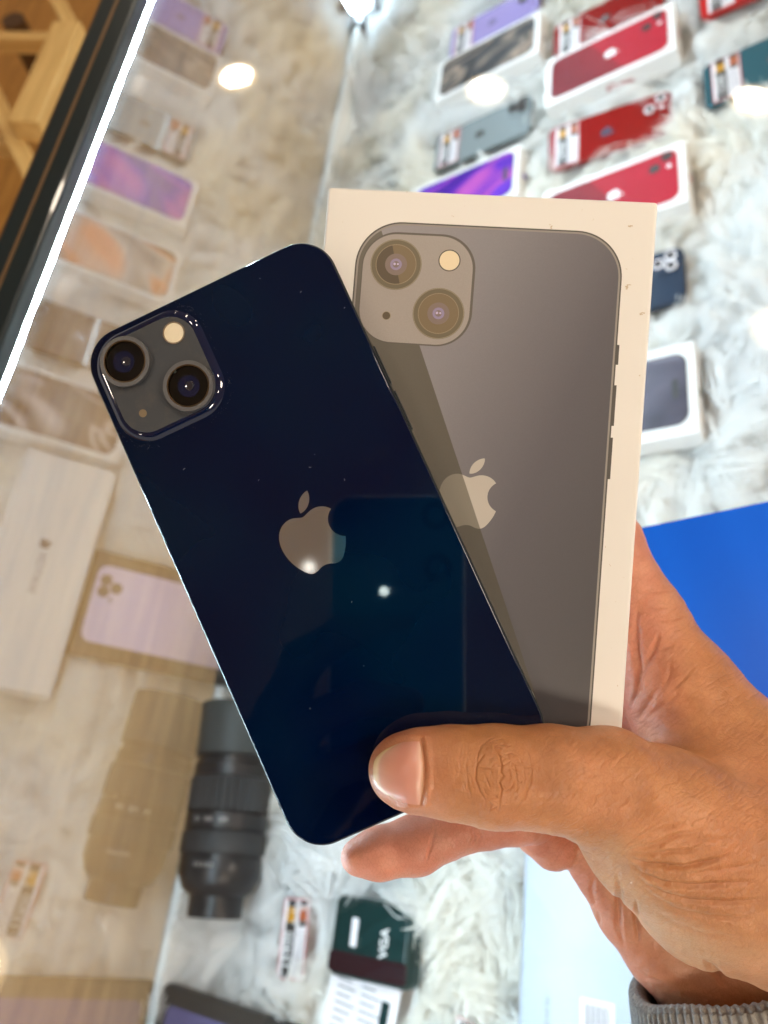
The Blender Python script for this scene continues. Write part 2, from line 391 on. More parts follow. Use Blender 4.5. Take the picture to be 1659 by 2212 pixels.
def phone_box(label, u0, v0, v1, artm, h=.012, L=.164, H=.027, a=0., kind='screen', side_text=None, emb=None, end=True, group='white phone boxes lying on the fur', cm=None, W=None, art_w=.0735):
    W = W or (v1 - v0); m = cm or m_card
    t = thing('phone_box', label, 'phone box', group, onbed(u0 + L / 2, (v0 + v1) / 2, h, a))
    FOOT.append((u0 + L / 2, (v0 + v1) / 2, L / 2 + .002, W / 2 + .002, a))
    obj('base', box_me(-L / 2 + .0006, L / 2 - .0006, -W / 2 + .0006, W / 2 - .0006, 0, .004, .0006), m, t)
    obj('lid', box_me(-L / 2, L / 2, -W / 2, W / 2, .0045, H, .0009), m, t)
    la = L - .018
    art = obj('printed_phone', slab_me(la, min(art_w, W - .012), .0115, H, H + .0004, cx=0), artm, t)
    z = H + .0004
    if kind == 'screen':
        obj('screen_rim', slab_ring(la + .0018, min(art_w, W - .012) + .0018, .0122, .0010, H, H + .0006), m_black_ink, t)
        obj('camera_pill', slab_me(.006, .022, .0029, z, z + .0003, cx=la / 2 - .010), m_black_ink, t)
    elif kind == 'back2':
        for sx, sy in ((.0062, .0085), (-.0072, -.0035)):
            q = obj('printed_lens', disc_me(.0062, z, z + .0003, 24, la / 2 - .017 + sx, .020 + sy), m_black_ink, t)
        obj('printed_flash', disc_me(.0028, z, z + .0003, 16, la / 2 - .009, .0135), m_paper, t)
        obj('emblem', emblem_me(.018), m_white, t, loc=(.006, 0, z + .0002), rot=(0, 0, -math.pi / 2))
    elif kind == 'back3':
        for sx, sy in ((.0062, .0066), (.0062, -.0066), (-.0066, 0)):
            obj('printed_lens', disc_me(.0066, z, z + .0003, 24, la / 2 - .017 + sx, .020 + sy), m_black_ink, t)
        obj('printed_flash', disc_me(.0026, z, z + .0003, 16, la / 2 - .020, .0055), m_grey_txt, t)
    if side_text: obj('side_text', text_me(side_text[0], .0125, .0002, .0002), side_text[1], t, loc=(.012, -W / 2 - .0002, H * .52), rot=(math.pi / 2, 0, 0))
    if end and emb: obj('end_emblem', emblem_me(.011), emb, t, loc=(L / 2 + .0002, 0, H * .5), rot=(math.pi / 2, 0, math.pi / 2))
    return t

art_titan = swirl('dark_steel_art', [(.30, (.015, .025, .035)), (.46, (.07, .075, .08)), (.54, (.36, .28, .22)), (.62, (.03, .04, .05))], 8, 2.2)
art_purple = swirl('purple_wave_art', [(.30, (.03, .006, .18)), (.47, (.09, .015, .38)), (.55, (.42, .08, .38)), (.62, (.12, .03, .48)), (.8, (.04, .012, .22))], 6, 1.6)
art_sand = swirl('sand_wave_art', [(.30, (.06, .05, .05)), (.45, (.45, .40, .37)), (.54, (.60, .22, .10)), (.62, (.03, .025, .03))], 5, 1.6)
art_dark = swirl('dark_ribbon_art', [(.3, (.015, .012, .012)), (.48, (.05, .035, .03)), (.55, (.5, .42, .40)), (.60, (.03, .02, .02))], 6, 2.0)
art_slate = swirl('slate_screen_art', [(.3, (.035, .033, .05)), (.55, (.10, .095, .13)), (.75, (.30, .28, .34))], 9, 1.0)
art_lav = mat('lavender_print', (.62, .55, .80), .4)
def red_art():
    m = mat('red_phone_print', (.5, .05, .07), .5, spec=.2); n = N(m); c = n.coord(); sx = n.new('ShaderNodeSeparateXYZ'); n.link(c, sx.inputs[0])
    v = n.math('SUBTRACT', sx.outputs[0], n.math('MULTIPLY', sx.outputs[1], -.6)); f = n.math('MULTIPLY_ADD', v, 9., .5)
    n.link(n.ramp(f, [(.0, (.17, .012, .022)), (.47, (.24, .014, .024)), (.5, (.38, .010, .026)), (1., (.42, .010, .03))]), n.b.inputs['Base Color']); return m
art_red = red_art()
# column nearest the glass side, from far to near
shop_phone('light purple smartphone with a price tag, farthest one at the top edge', 0, 1.118, 1.19, (.30, .25, .52), left=.222, digits='14900', emb=(.4, .35, .6))
phone_box('white phone box with a dark steel swirl picture, farthest from the hand', .215, 1.012, 1.100, art_titan, emb=m_grey_txt)
shop_phone('grey-green smartphone with three camera lenses and a price tag at one end', 0, .882, .953, (.20, .24, .25), left=.219, cams='three', digits='18900', rough=.35, emb=(.15, .15, .14))
phone_box('white phone box with a bright purple wave screen, just above the held box', .197, .757, .846, art_purple, emb=mat('violet_ink', (.10, .06, .5), .5))
phone_box('white phone box with a sand coloured planet picture, mirrored in the side glass', .190, .628, .716, art_sand)
shop_phone('dark brown smartphone with three camera lenses, mirrored beside the LED tube', .356, .507, .580, (.030, .020, .016), cams='three', tag=False, rough=.3)
phone_box('white phone box with a dark ribbon picture, mirrored above the long white box', .196, .388, .478, art_dark)
wb = thing('watch_box', 'long plain white box with a small black emblem and lettering, mirrored in the side glass', 'box', None, onbed(.243, .238, .012))
FOOT.append((.243, .238, .05, .13, 0))
obj('lid', box_me(-.048, .048, -.127, .127, 0, .055, .002), m_card, wb)
obj('emblem', emblem_me(.013), m_black_ink, wb, loc=(.0, .025, .0552), rot=(0, 0, math.pi / 2))
obj('lettering', text_me('WATCH', .012, .0002, .0002), m_grey_txt, wb, loc=(.0, -.008, .0552), rot=(0, 0, math.pi / 2))
phone_box('black phone box printed with a lavender three-lens phone, mirrored left of the held phone', .006, .163, .283, art_lav, L=.186, H=.022, kind='back3', end=False, group=None, cm=m_black, art_w=.088)
# middle column
shop_phone('dark red smartphone partly under fur, above the upper red picture box', 0, 1.000, 1.072, (.24, .006, .008), left=.392, digits='15900', h=.016)
phone_box('white phone box with a red phone picture and red side lettering, upper one of two', .390, .893, .983, art_red, kind='back2', side_text=('iPhone', m_red_ink), emb=m_red_ink)
shop_phone('dark red glossy smartphone with a price tag, lying between the two red picture boxes', .541, .783, .856, (.25, .004, .006), digits='16900', emb=(.12, .15, .25), tilt=6., wring=True)
phone_box('white phone box with a red phone picture, lower one, cut off by the held box', .393, .652, .742, art_red, kind='back2', side_text=('iPhone', m_red_ink), emb=m_red_ink)
shop_phone('dark blue smartphone with white lens rings, peeking out right of the held box', .546, .536, .610, (.008, .028, .06), cams='three', tag=False, rough=.2, wring=True)
phone_box('white phone box showing a slate grey screen, right of the held box', .390, .372, .480, art_slate, emb=mat('green_ink', (.02, .10, .06), .5), W=.100, art_w=.076)
# right column
shop_phone('bright red smartphone with a price tag in the top right corner', 0, .942, 1.014, (.50, .012, .014), left=.579, digits='13900')
shop_phone('teal blue smartphone with a price tag at the right edge of the picture', 0, .790, .864, (.02, .10, .13), left=.577, digits='12500', cams='three')

# zoom lens lying against the side glass
p0 = bed(478, 1985, .036); p1 = bed(537, 1525, .036)
LA = math.hypot(p1[0] - p0[0], p1[1] - p0[1]); ang = math.degrees(math.atan2(p1[1] - p0[1], p1[0] - p0[0]))
tl = thing('camera_lens', 'black zoom camera lens lying on the fur beside the held phone', 'camera lens', mat=onbed(p0[0], p0[1], .046, ang))
FOOT.append(((p0[0] + p1[0]) / 2, (p0[1] + p1[1]) / 2, LA / 2, .026, ang))
m_lbody = mat('lens_black', (.010, .011, .013), .33, spec=.4); m_lrub = mat('lens_rubber', (.024, .027, .030), .55, spec=.3); m_hood = mat('hood_grey', (.045, .055, .057), .45, spec=.3)
S = LA / .2
obj('mount', lathe_me([(.020, 0), (.0225, .001), (.0228, .018), (.0232, .019)], 48, 'X'), m_lbody, tl)
obj('barrel', lathe_me([(.0235, .019), (.0300, .024), (.0345, .036), (.0352, .052), (.0340, .054), (.0340, .074), (.0355, .076), (.0355, .090)], 48, 'X'), m_lbody, tl)
vs = []; fs = []; nn = 144
prof = [(.0352, .092), (.0356, .093), (.0356, .122), (.0350, .123)]
for r, z in prof:
    for i in range(nn):
        a = 2 * math.pi * i / nn; rr = r - (.0014 if i % 4 == 0 else 0); vs.append((z, rr * math.cos(a), rr * math.sin(a)))
for k in range(3):
    for i in range(nn): fs.append((k * nn + i, k * nn + (i + 1) % nn, (k + 1) * nn + (i + 1) % nn, (k + 1) * nn + i))
obj('zoom_ring', mesh('m', vs, fs), m_lrub, tl)
obj('front_barrel', lathe_me([(.0340, .124), (.0340, .136), (.0325, .138), (.0325, .142), (.0345, .144)], 48, 'X'), m_lbody, tl)
obj('lens_hood', lathe_me([(.0345, .145), (.0350, .146), (.0362, .196), (.0350, .1965), (.0335, .150)], 48, 'X', caps=False), m_hood, tl)
obj('focus_ring', lathe_me([(.0358, .0545), (.0364, .0555), (.0364, .0725), (.0358, .0735)], 48, 'X'), m_lrub, tl)
for zz, s in ((.066, 'DI II VC'), (.104, '18-200')):
    pass
for xx, s, hh in ((.083, '70   100   200', .0055), (.044, 'F/3.5-6.3', .005)):
    bm_ = text_me(s, hh, .0002); 
    for v in bm_.vertices:   # wrap the lettering round the barrel
        th = v.co.x / .0358 + .35; r = .0358; v.co = Vector((xx + v.co.y, -r * math.sin(th), r * math.cos(th)))
    obj('lettering', bm_, m_white, tl)
for c in tl.children: c.scale = (S, 1.17, 1.17)

# loose price tag, green pouch, paper slip, tablet, white box
q = [bed(617, 1938, .022), bed(670, 1948, .022), bed(653, 2122, .022), bed(600, 2107, .022)]
cu_, cv_ = sum(a[0] for a in q) / 4, sum(a[1] for a in q) / 4
pt = thing('price_tag', 'loose red-edged price tag on the fur between lens and green pouch', 'price tag', 'loose price tags', onbed(cu_, cv_, .022, 4), slab_me(.0305, .066, .0015, 0, .0004), m_red_ink)
price_label(None, 0, 0, 0, '15900', as_thing=pt); FOOT.append((cu_, cv_, .024, .042, 0))
q = bed(1006, 2240, .02)
pt = thing('price_tag', 'red-edged price tag just entering at the bottom edge of the picture', 'price tag', 'loose price tags', onbed(q[0], q[1] - .022, .022, -12), slab_me(.0305, .066, .0015, 0, .0004), m_red_ink)
price_label(None, 0, 0, 0, '9900', as_thing=pt)
m_green = mat('dark_green_vinyl', (.002, .022, .021), .32, spec=.35); m_maroon = mat('dark_maroon_vinyl', (.018, .003, .005), .35, spec=.35)
gp = thing('battery_pouch', 'dark green glossy pouch with a white bar and white lettering on the fur', 'pouch', None, onbed(.2625, -.0620, .012, 0))
FOOT.append((.2625, -.062, .038, .028, 0))
obj('shell', slab_me(.083, .063, .007, 0, .024, .006, 4), m_green, gp)
obj('lower_band', slab_me(.080, .016, .004, .0235, .0244, cx=0, cy=-.0200), m_maroon, gp)
obj('white_bar', slab_me(.0065, .022, .001, .024, .0245, cx=-.016, cy=.004), m_paper, gp)
obj('lettering', text_me('VGA', .0112, .0003, .0002), m_white, gp, loc=(.016, .000, .0243), rot=(0, 0, math.pi / 2))
sl = thing('paper_slip', 'white printed paper slip under the green pouch', 'paper', None, onbed(.252, -.115, .021, -6), box_me(-.036, .036, -.030, .034, 0, .0006), m_paper)
FOOT.append((.252, -.115, .045, .045, 0)); vs = []; fs = []
for i in range(9):
    for (xa, xb) in ((-.028, -.006), (-.002, .020)):
        b = len(vs); y = .028 - i * .006; vs += [(xa, y, .0008), (xb - (i * 7 % 5) * .002, y, .0008), (xb - (i * 7 % 5) * .002, y + .0014, .0008), (xa, y + .0014, .0008)]; fs.append((b, b + 1, b + 2, b + 3))
obj('printed_lines', mesh('m', vs, fs), m_grey_txt, sl)
obj('dark_stamp', box_me(.020, .028, -.006, .012, .0006, .0012), m_green, sl)
tb = thing('tablet', 'black tablet with a dim violet screen at the bottom edge', 'tablet', None, onbed(.105, -.250, .020, -1.5))
FOOT.append((.105, -.250, .08, .105, 0))
obj('body', slab_me(.178, .230, .010, 0, .010, .002, 2), mat('tablet_black', (.030, .028, .025), .4), tb)
obj('screen', slab_me(.150, .196, .008, .010, .0106), mat('violet_screen', (.10, .095, .24), .15, coat=.5), tb)
bx = thing('white_box', 'large smooth white box with tiny lettering below the hand', 'box', None, onbed(.520, -.085, .008, 0))
FOOT.append((.520, -.085, .113, .205, 0))
m_gloss = mat('hand_shaded_gloss_card', (.36, .42, .49), .3)  # white card toned blue-grey, the hand's shade put into its colour
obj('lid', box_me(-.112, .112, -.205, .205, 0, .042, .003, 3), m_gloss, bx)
obj('base_band', box_me(-.1125, .1125, -.2055, .2055, .002, .008), m_paper, bx)
q = bed(1180, 2205, .05); obj('small_text', text_me('Designed by', .006, .0002), m_grey_txt, bx, loc=(q[0] - .520, q[1] + .085, .0422), rot=(0, 0, math.pi / 2))
q = bed(1290, 2205, .05); vs = []; fs = []
for i in range(14):
    xa = -.009 + i * .0013; b = len(vs); wv = .0004 + .0005 * (i * 5 % 3) / 2; vs += [(xa, -.009, 0), (xa + wv, -.009, 0), (xa + wv, .009, 0), (xa, .009, 0)]; fs.append((b, b + 1, b + 2, b + 3))
lb_ = obj('bar_code_label', box_me(-.012, .012, -.013, .012, 0, .0003), m_paper, bx, loc=(q[0] - .520, q[1] + .085, .0421))
obj('bar_lines', mesh('m', vs, fs), m_grey_txt, lb_, loc=(0, 0, .0005))
# blue card on the glass top
m_blue = mat('blue_gloss_card', (.004, .105, .72), .32, spec=.18)
n = N(m_blue); c = n.coord(); f = n.noise(n.mapping(c, (16, 1, 1)), 1.2, 1)
n.link(n.ramp(f, [(.35, (.001, .110, .76)), (.65, (.002, .150, .92))]), n.b.inputs['Base Color'])  # lighter streaks paint a soft sheen into the blue
a = at(1395, 1140, ZG); b = at(1659, 1085, ZG); ang = math.atan2(b[1] - a[1], b[0] - a[0])
blue = thing('blue_card', 'plain bright blue board lying on the glass top right of the hand', 'board', None,
             Matrix.Translation((a[0], a[1], ZG + .0004)) @ Matrix.Rotation(ang, 4, 'Z'), box_me(-.035, .26, -.125, 0, 0, .0012, .0003), m_blue)

# ------------------------------------------------------------------ fur
def in_foot(u, v, mg=.003):
    k = np.zeros(len(u), bool)
    for cu, cv, hl, hw, a in FOOT:
        a = math.radians(a); du, dv = u - cu, v - cv; x = du * math.cos(a) + dv * math.sin(a); y = -du * math.sin(a) + dv * math.cos(a)
        k |= (np.abs(x) < hl - mg) & (np.abs(y) < hw - mg)
    return k
def smooth_noise(u, v, sc_, seed):
    g = np.random.default_rng(seed); s = np.zeros_like(u)
    for k in range(5):
        a = g.uniform(0, 2 * math.pi); fr = sc_ * g.uniform(.6, 1.6); s += np.sin((u * math.cos(a) + v * math.sin(a)) * fr + g.uniform(0, 6.28))
    return s / 2.2
NC = 14500; PER = 21
cu = rng.uniform(.022, .80, NC); cv = rng.uniform(-.42, 1.45, NC)
cang = 2.2 * smooth_noise(cu, cv, 16, 3) + smooth_noise(cu, cv, 60, 4) * 1.0 - 1.2 + rng.normal(0, .45, NC)
clen = .042 * (1 + .35 * smooth_noise(cu, cv, 30, 5)).clip(.5, 1.6); clift = rng.uniform(.25, 1.15, NC); ccurl = rng.normal(0, .5, NC)
idx = np.repeat(np.arange(NC), PER); n_s = len(idx)
ru = cu[idx] + rng.normal(0, .0046, n_s); rv = cv[idx] + rng.normal(0, .0046, n_s)
tu = cu[idx] + np.cos(cang[idx] + ccurl[idx]) * clen[idx] * .85; tw = cv[idx] + np.sin(cang[idx] + ccurl[idx]) * clen[idx] * .85
keep = (~in_foot(ru, rv)) & (~in_foot(tu, tw, .004)) & (ru > .022); idx, ru, rv = idx[keep], ru[keep], rv[keep]; n_s = len(idx)
ang_ = cang[idx] + rng.normal(0, .22, n_s); ln = clen[idx] * rng.uniform(.7, 1.2, n_s); lift = clift[idx] * rng.uniform(.6, 1.3, n_s)
tipu = cu[idx] + np.cos(cang[idx] + ccurl[idx]) * clen[idx]; tipv = cv[idx] + np.sin(cang[idx] + ccurl[idx]) * clen[idx]
K = 4; T = np.linspace(0, 1, K)
wd0 = rng.uniform(.0005, .0011, n_s)
curl = ccurl[idx] + rng.normal(0, .2, n_s)
P = np.zeros((n_s, K, 2, 3), np.float32)
for k, t in enumerate(T):
    a = ang_ + curl * t; x = ru + np.cos(a) * ln * t; y = rv + np.sin(a) * ln * t
    conv = .74 * t * t
    x = x * (1 - conv) + tipu * conv; y = y * (1 - conv) + tipv * conv
    z = .001 + lift * ln * (1.5 * t - 1.05 * t * t) + .004 * t
    wv = wd0 * (1 - .8 * t)
    px_, py_ = -np.sin(a), np.cos(a)
    x = np.maximum(x, .0195)
    P[:, k, 0] = np.stack([x - px_ * wv, y - py_ * wv, z], 1); P[:, k, 1] = np.stack([x + px_ * wv, y + py_ * wv, z], 1)
P[..., 0] = np.maximum(P[..., 0], .019)
verts = P.reshape(-1, 3)
base = (np.arange(n_s) * K * 2)[:, None, None]; seg = (np.arange(K - 1) * 2)[None, :, None]
quads = (base + seg + np.array([0, 1, 3, 2])[None, None, :]).reshape(-1, 4)
fm = bpy.data.meshes.new('fur'); fm.vertices.add(len(verts)); fm.vertices.foreach_set('co', verts.ravel())
fm.loops.add(quads.size); fm.loops.foreach_set('vertex_index', quads.ravel().astype(np.int32))
fm.polygons.add(len(quads)); fm.polygons.foreach_set('loop_start', (np.arange(len(quads)) * 4).astype(np.int32))
fm.update(calc_edges=True)
tint = fm.attributes.new('tint', 'FLOAT', 'POINT'); tv = np.repeat((.5 + .5 * smooth_noise(cu, cv, 22, 8)[idx] + rng.normal(0, .12, n_s)), K * 2).astype(np.float32)
tint.data.foreach_set('value', tv)
m_fur = mat('white_fur', (.85, .85, .83), .65, sheen=.3)
n = N(m_fur); at_ = n.new('ShaderNodeAttribute', attribute_name='tint')
colr = n.ramp(at_.outputs['Fac'], [(.0, (.94, .95, .95)), (.55, (.95, .945, .92)), (1., (.94, .91, .83))]); n.link(colr, n.b.inputs['Base Color'])
trl = n.new('ShaderNodeBsdfTranslucent'); n.link(colr, trl.inputs[0]); mx = n.new('ShaderNodeMixShader'); mx.inputs[0].default_value = .42
n.link(n.b.outputs[0], mx.inputs[1]); n.link(trl.outputs[0], mx.inputs[2]); n.link(mx.outputs[0], n.t.nodes['Material Output'].inputs[0])
fo = obj('fur_lining', fm, m_fur, kind='stuff', label='long white plush fur lining the bed of the cabinet', category='fur'); fo.matrix_world = BED

# ------------------------------------------------------------------ the held phone and its box (both face the lens)
def rc(x, y): return np.array([x - CX, CY - y, -F]) / F
nP = -rc(945, 1165); nP /= np.linalg.norm(nP)
def pose(D, yax):
    y = np.array(yax); y -= nP * y.dot(nP); y /= np.linalg.norm(y); x = np.cross(y, nP); foot = -nP * D
    Mx = Matrix(((x[0], y[0], nP[0], foot[0]), (x[1], y[1], nP[1], foot[1]), (x[2], y[2], nP[2], foot[2]), (0, 0, 0, 1)))
    def loc(px, py):
        d = rc(px, py); q = d * (-D / d.dot(nP)); return float(q.dot(x)), float(q.dot(y))
    return CAMM @ Mx, loc
DP = .19953; MP, lp_ = pose(DP, (-.41444785, .90802152, -.06107285))
hx, hy = -.03030, .01370                                  # phone centre in its plane
MPH = MP @ Matrix.Translation((hx, hy, 0))
hp = thing('held_phone', 'dark midnight blue smartphone held glass back forward in front of its box', 'smartphone', None, MPH)
W_, L_ = .0721, .1482
m_frame = mat('midnight_aluminium', (.016, .022, .028), .36, metal=.4, spec=.4)
obj('frame', slab_me(W_, L_, .0100, -.00745, -.0002, .0010, 3, 14), m_frame, hp)
m_back = mat('midnight_glass', (.0012, .0065, .020), .035, spec=.40)
n = N(m_back); c = n.coord()
f = n.noise(c, 22, 1.5, .5); n.link(n.ramp(f, [(.2, (.0001, .0006, .017)), (.5, (.0001, .0050, .025)), (.85, (.0002, .0115, .031))]), n.b.inputs['Base Color'])
sm = n.noise(n.mapping(c, (1, 3, 1), (0, 0, .9)), 60, 5, .7, 1.); n.link(n.ramp(sm, [(.45, (.02, .02, .02)), (.8, (.09, .09, .09))]), n.b.inputs['Roughness'])
obj('back_glass', slab_me(W_ - .0010, L_ - .0010, .0095, -.0004, .0002, .0004, 3, 14, bot=False), m_back, hp)
def ph(px, py): a = lp_(px, py); return a[0] - hx, a[1] - hy
# camera bump: sloped glossy glass, matt plate on top
bc = ph(346.5, 811.5)
rings = []
for ins, z in ((0, .0001), (.0003, .0004), (.0009, .0009), (.0014, .0012), (.0018, .00132), (.0022, .0013)):
    rings.append((rrect(.0312 - 2 * ins, .0312 - 2 * ins, .0092 - ins, 14, *bc), z))
obj('camera_bump', stack_me(rings), mat('bump_glass', (.001, .006, .035), .03, coat=1.), hp)
m_plate = mat('matt_camera_glass', (.052, .056, .064), .45, spec=.35)
n = N(m_plate); c = n.coord(); f = n.noise(c, 1800, 3, .7); dl = n.noise(c, 250, 3, .6)
n.link(n.mix(n.math('MULTIPLY', n.ramp(dl, [(.5, (0, 0, 0)), (.75, (1, 1, 1))]), .25), (.052, .056, .064), (.14, .115, .085)), n.b.inputs['Base Color'])
n.link(n.bump(f, .15, .0002), n.b.inputs['Normal'])
obj('camera_plate', slab_me(.0268, .0268, .0072, .0012, .0015, .0001, 1, 14, *bc), m_plate, hp)
m_ringo = mat('lens_collar', (.135, .135, .14), .4, metal=.5); m_rimi = mat('lens_inner_rim', (.35, .27, .17), .12, metal=1.)
m_iris = mat('lens_blue_iris', (.006, .008, .034), .08, spec=.6); m_pupil = mat('lens_pupil', (.02, .02, .03), .1, coat=1.)
m_gla = mat('lens_dark_glass', (.005, .004, .003), .05)
for px, py, ofs in ((279, 786, (-.0009, .0002)), (414, 838, (.0, .0))):
    x, y = ph(px, py); r = .00675
    l = obj('camera_lens', ring_me(.00565, r, .0014, .0030, 64, x, y), m_ringo, hp)
    obj('inner_rim', ring_me(.00535, .00568, .0014, .0031, 64, x, y), m_rimi, l)
    obj('glass', disc_me(.00537, .0014, .0024, 64, x, y), m_gla, l)
    obj('iris', disc_me(.0029, .0024, .00245, 40, x + ofs[0] * .5, y + ofs[1]), m_iris, l)
    obj('pupil', lathe_me([(.0013, .00245), (.0012, .0026), (.0006, .0027), (.0001, .00272)], 24), m_pupil, l, loc=(x + .0002, y, 0))
x, y = ph(380.4, 722.8)
fl = obj('flash', disc_me(.00265, .0015, .0017, 40, x, y), mat('flash_diffuser', (.86, .76, .56), .35, coat=.6), hp)
obj('flash_ring', ring_me(.00265, .0030, .0015, .00185, 48, x, y), mat('flash_rim', (.55, .45, .33), .2, metal=.8), fl)
x, y = ph(313.5, 894.8); obj('microphone_hole', disc_me(.00105, .0015, .00165, 24, x, y), mat('mic_mesh', (.22, .16, .09), .6), hp)
obj('emblem', emblem_me(.0205, .00006), mat('mirror_emblem', (.80, .86, .90), .05, metal=1.), hp, loc=(.0004, .0018, .00025))
def specks(pts, size, z, parent, m, name):
    vs = []; fs = []
    for (x, y) in pts:
        a = rnd.uniform(0, 6.28); l = size * rnd.uniform(.5, 1.6); wv_ = size * .22; nseg = 3; b = len(vs); bend = rnd.uniform(-1.2, 1.2)
        for k in range(nseg + 1):
            t = k / nseg - .5; cx_ = x + math.cos(a + bend * t) * l * t; cy_ = y + math.sin(a + bend * t) * l * t
            nx_, ny_ = -math.sin(a + bend * t) * wv_ / 2, math.cos(a + bend * t) * wv_ / 2
            vs += [(cx_ - nx_, cy_ - ny_, z), (cx_ + nx_, cy_ + ny_, z), (cx_, cy_, z + wv_ * .6)]
        for k in range(nseg):
            q = b + 3 * k; fs += [(q, q + 3, q + 5, q + 2), (q + 2, q + 5, q + 4, q + 1)]
    return obj(name, mesh('m', vs, fs), m, parent, kind='stuff')
m_lint = mat('lint_fibre', (.30, .30, .30), .8); m_grime = mat('grime', (.13, .12, .11), .9)
specks([ph(*q) for q in ((562, 602), (650, 631), (744, 665), (680, 982), (670, 1010), (745, 1036), (559, 1037), (398, 1013), (786, 1438), (670, 1530), (760, 1300))], .0005, .00022, hp, m_lint, 'lint')
gp_ = []
for q in range(170):
    e = rrect(.0326 + rnd.uniform(0, .0022), .0326 + rnd.uniform(0, .0022), .0100, 14, *bc); p_ = rnd.choice(e)
    k_ = rnd.random(); e2 = e[(e.index(p_) + 1) % len(e)]; p_ = (p_[0] * k_ + e2[0] * (1 - k_), p_[1] * k_ + e2[1] * (1 - k_))
    if abs(p_[0]) < W_ / 2 - .001 and abs(p_[1]) < L_ / 2 - .001: gp_.append((p_[0] + rnd.gauss(0, .0002), p_[1] + rnd.gauss(0, .0002)))
specks(gp_, .00022, .00022, hp, m_grime, 'dust_rim')
# side keys on the right flank, antenna gaps
for y0, y1 in ((.0290, .0400), (.0155, .0268)):
    obj('side_key', box_me(W_ / 2 - .0001, W_ / 2 + .0006, y0, y1, -.0052, -.0024, .0002), m_frame, hp)
for sx, y in ((-1, .060), (1, .060), (-1, -.0598), (1, -.0598)):
    obj('antenna_band', box_me(sx * W_ / 2 - .00008, sx * W_ / 2 + .00006, y - .0009, y + .0009, -.0065, -.0008), m_grey_txt, hp)

DB = DP + .0080; MB_, lb2 = pose(DB, (.07806967, .9964974, -.02996767))
bx0, bx1, by1 = -.03745, .05205, .0947; by0 = by1 - .1600
bcx, bcy = (bx0 + bx1) / 2, (by0 + by1) / 2
hb = thing('held_phone_box', 'white phone box with a printed grey phone held behind the dark blue phone', 'phone box', None, MB_ @ Matrix.Translation((bcx, bcy, 0)))
def bxp(px, py): a = lb2(px, py); return a[0] - bcx, a[1] - bcy
m_hbox = mat('cream_white_card', (.80, .775, .735), .42)
n = N(m_hbox); c = n.coord(); vo = n.new('ShaderNodeTexVoronoi'); vo.inputs['Scale'].default_value = 62; vo.inputs['Randomness'].default_value = 1.
n.link(c, vo.inputs['Vector']); nz = n.noise(c, 900, 4, .7); gate = n.noise(c, 45, 2)
d = n.math('ADD', vo.outputs['Distance'], n.math('MULTIPLY', nz, .09)); sp = n.math('LESS_THAN', d, .098)
sp = n.math('MULTIPLY', sp, n.math('GREATER_THAN', gate, .54))
n.link(n.mix(n.math('MULTIPLY', sp, .75), (.80, .775, .735), (.36, .26, .15)), n.b.inputs['Base Color'])
n.link(n.bump(n.noise(c, 700, 3), .06, .0003), n.b.inputs['Normal'])
Wb, Lb = bx1 - bx0, by1 - by0
obj('lid', box_me(-Wb / 2, Wb / 2, -Lb / 2, Lb / 2, -.0235, 0, .0009, 4), m_hbox, hb)
obj('base', box_me(-Wb / 2 + .0004, Wb / 2 - .0004, -Lb / 2 + .0004, Lb / 2 - .0004, -.0275, -.0240, .0004, 2), m_hbox, hb)
# printed phone, in thin layers of ink
pl = -.0282 - bcx; pr_ = .0438 - bcx; ptp = .0858 - bcy; pbt = by0 + .0085 - bcy
pcx, pcy, pw, phh = (pl + pr_) / 2, (ptp + pbt) / 2, pr_ - pl, ptp - pbt
m_rim = mat('printed_rim', (.085, .078, .068), .5); m_rim2 = mat('printed_rim_light', (.30, .275, .25), .5)
pr = obj('printed_phone_outline', slab_me(pw, phh, .0125, 0, .00006, cx=pcx, cy=pcy, n=16), m_rim, hb)
m_print = mat('printed_phone_back', (.2, .18, .16), .38)
n = N(m_print); c = n.coord(); sx = n.new('ShaderNodeSeparateXYZ'); n.link(c, sx.inputs[0]); X, Y = sx.outputs[0], sx.outputs[1]
def lineside(p, q):   # signed distance to the line p-q (positive on the right-hand side), in metres
    (x0, y0), (x1, y1) = p, q; L = math.hypot(x1 - x0, y1 - y0); nx, ny = -(y1 - y0) / L, (x1 - x0) / L
    return n.math('ADD', n.math('ADD', n.math('MULTIPLY', X, nx), n.math('MULTIPLY', Y, ny)), -(nx * x0 + ny * y0))
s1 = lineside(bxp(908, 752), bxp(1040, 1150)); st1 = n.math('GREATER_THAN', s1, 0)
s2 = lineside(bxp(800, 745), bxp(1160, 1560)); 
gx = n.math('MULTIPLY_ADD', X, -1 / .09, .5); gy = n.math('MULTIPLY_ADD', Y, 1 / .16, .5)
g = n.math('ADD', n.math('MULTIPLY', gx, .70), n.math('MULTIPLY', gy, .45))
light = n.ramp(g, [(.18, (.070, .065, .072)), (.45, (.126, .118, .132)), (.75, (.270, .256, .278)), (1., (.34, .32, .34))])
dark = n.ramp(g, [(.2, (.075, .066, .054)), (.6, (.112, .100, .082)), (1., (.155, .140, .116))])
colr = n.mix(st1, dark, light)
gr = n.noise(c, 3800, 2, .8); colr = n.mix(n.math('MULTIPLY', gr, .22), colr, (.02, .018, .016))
n.link(colr, n.b.inputs['Base Color'])
obj('printed_phone_back', slab_me(pw - .0016, phh - .0016, .0118, .00006, .00010, cx=pcx, cy=pcy, n=16), m_print, hb)
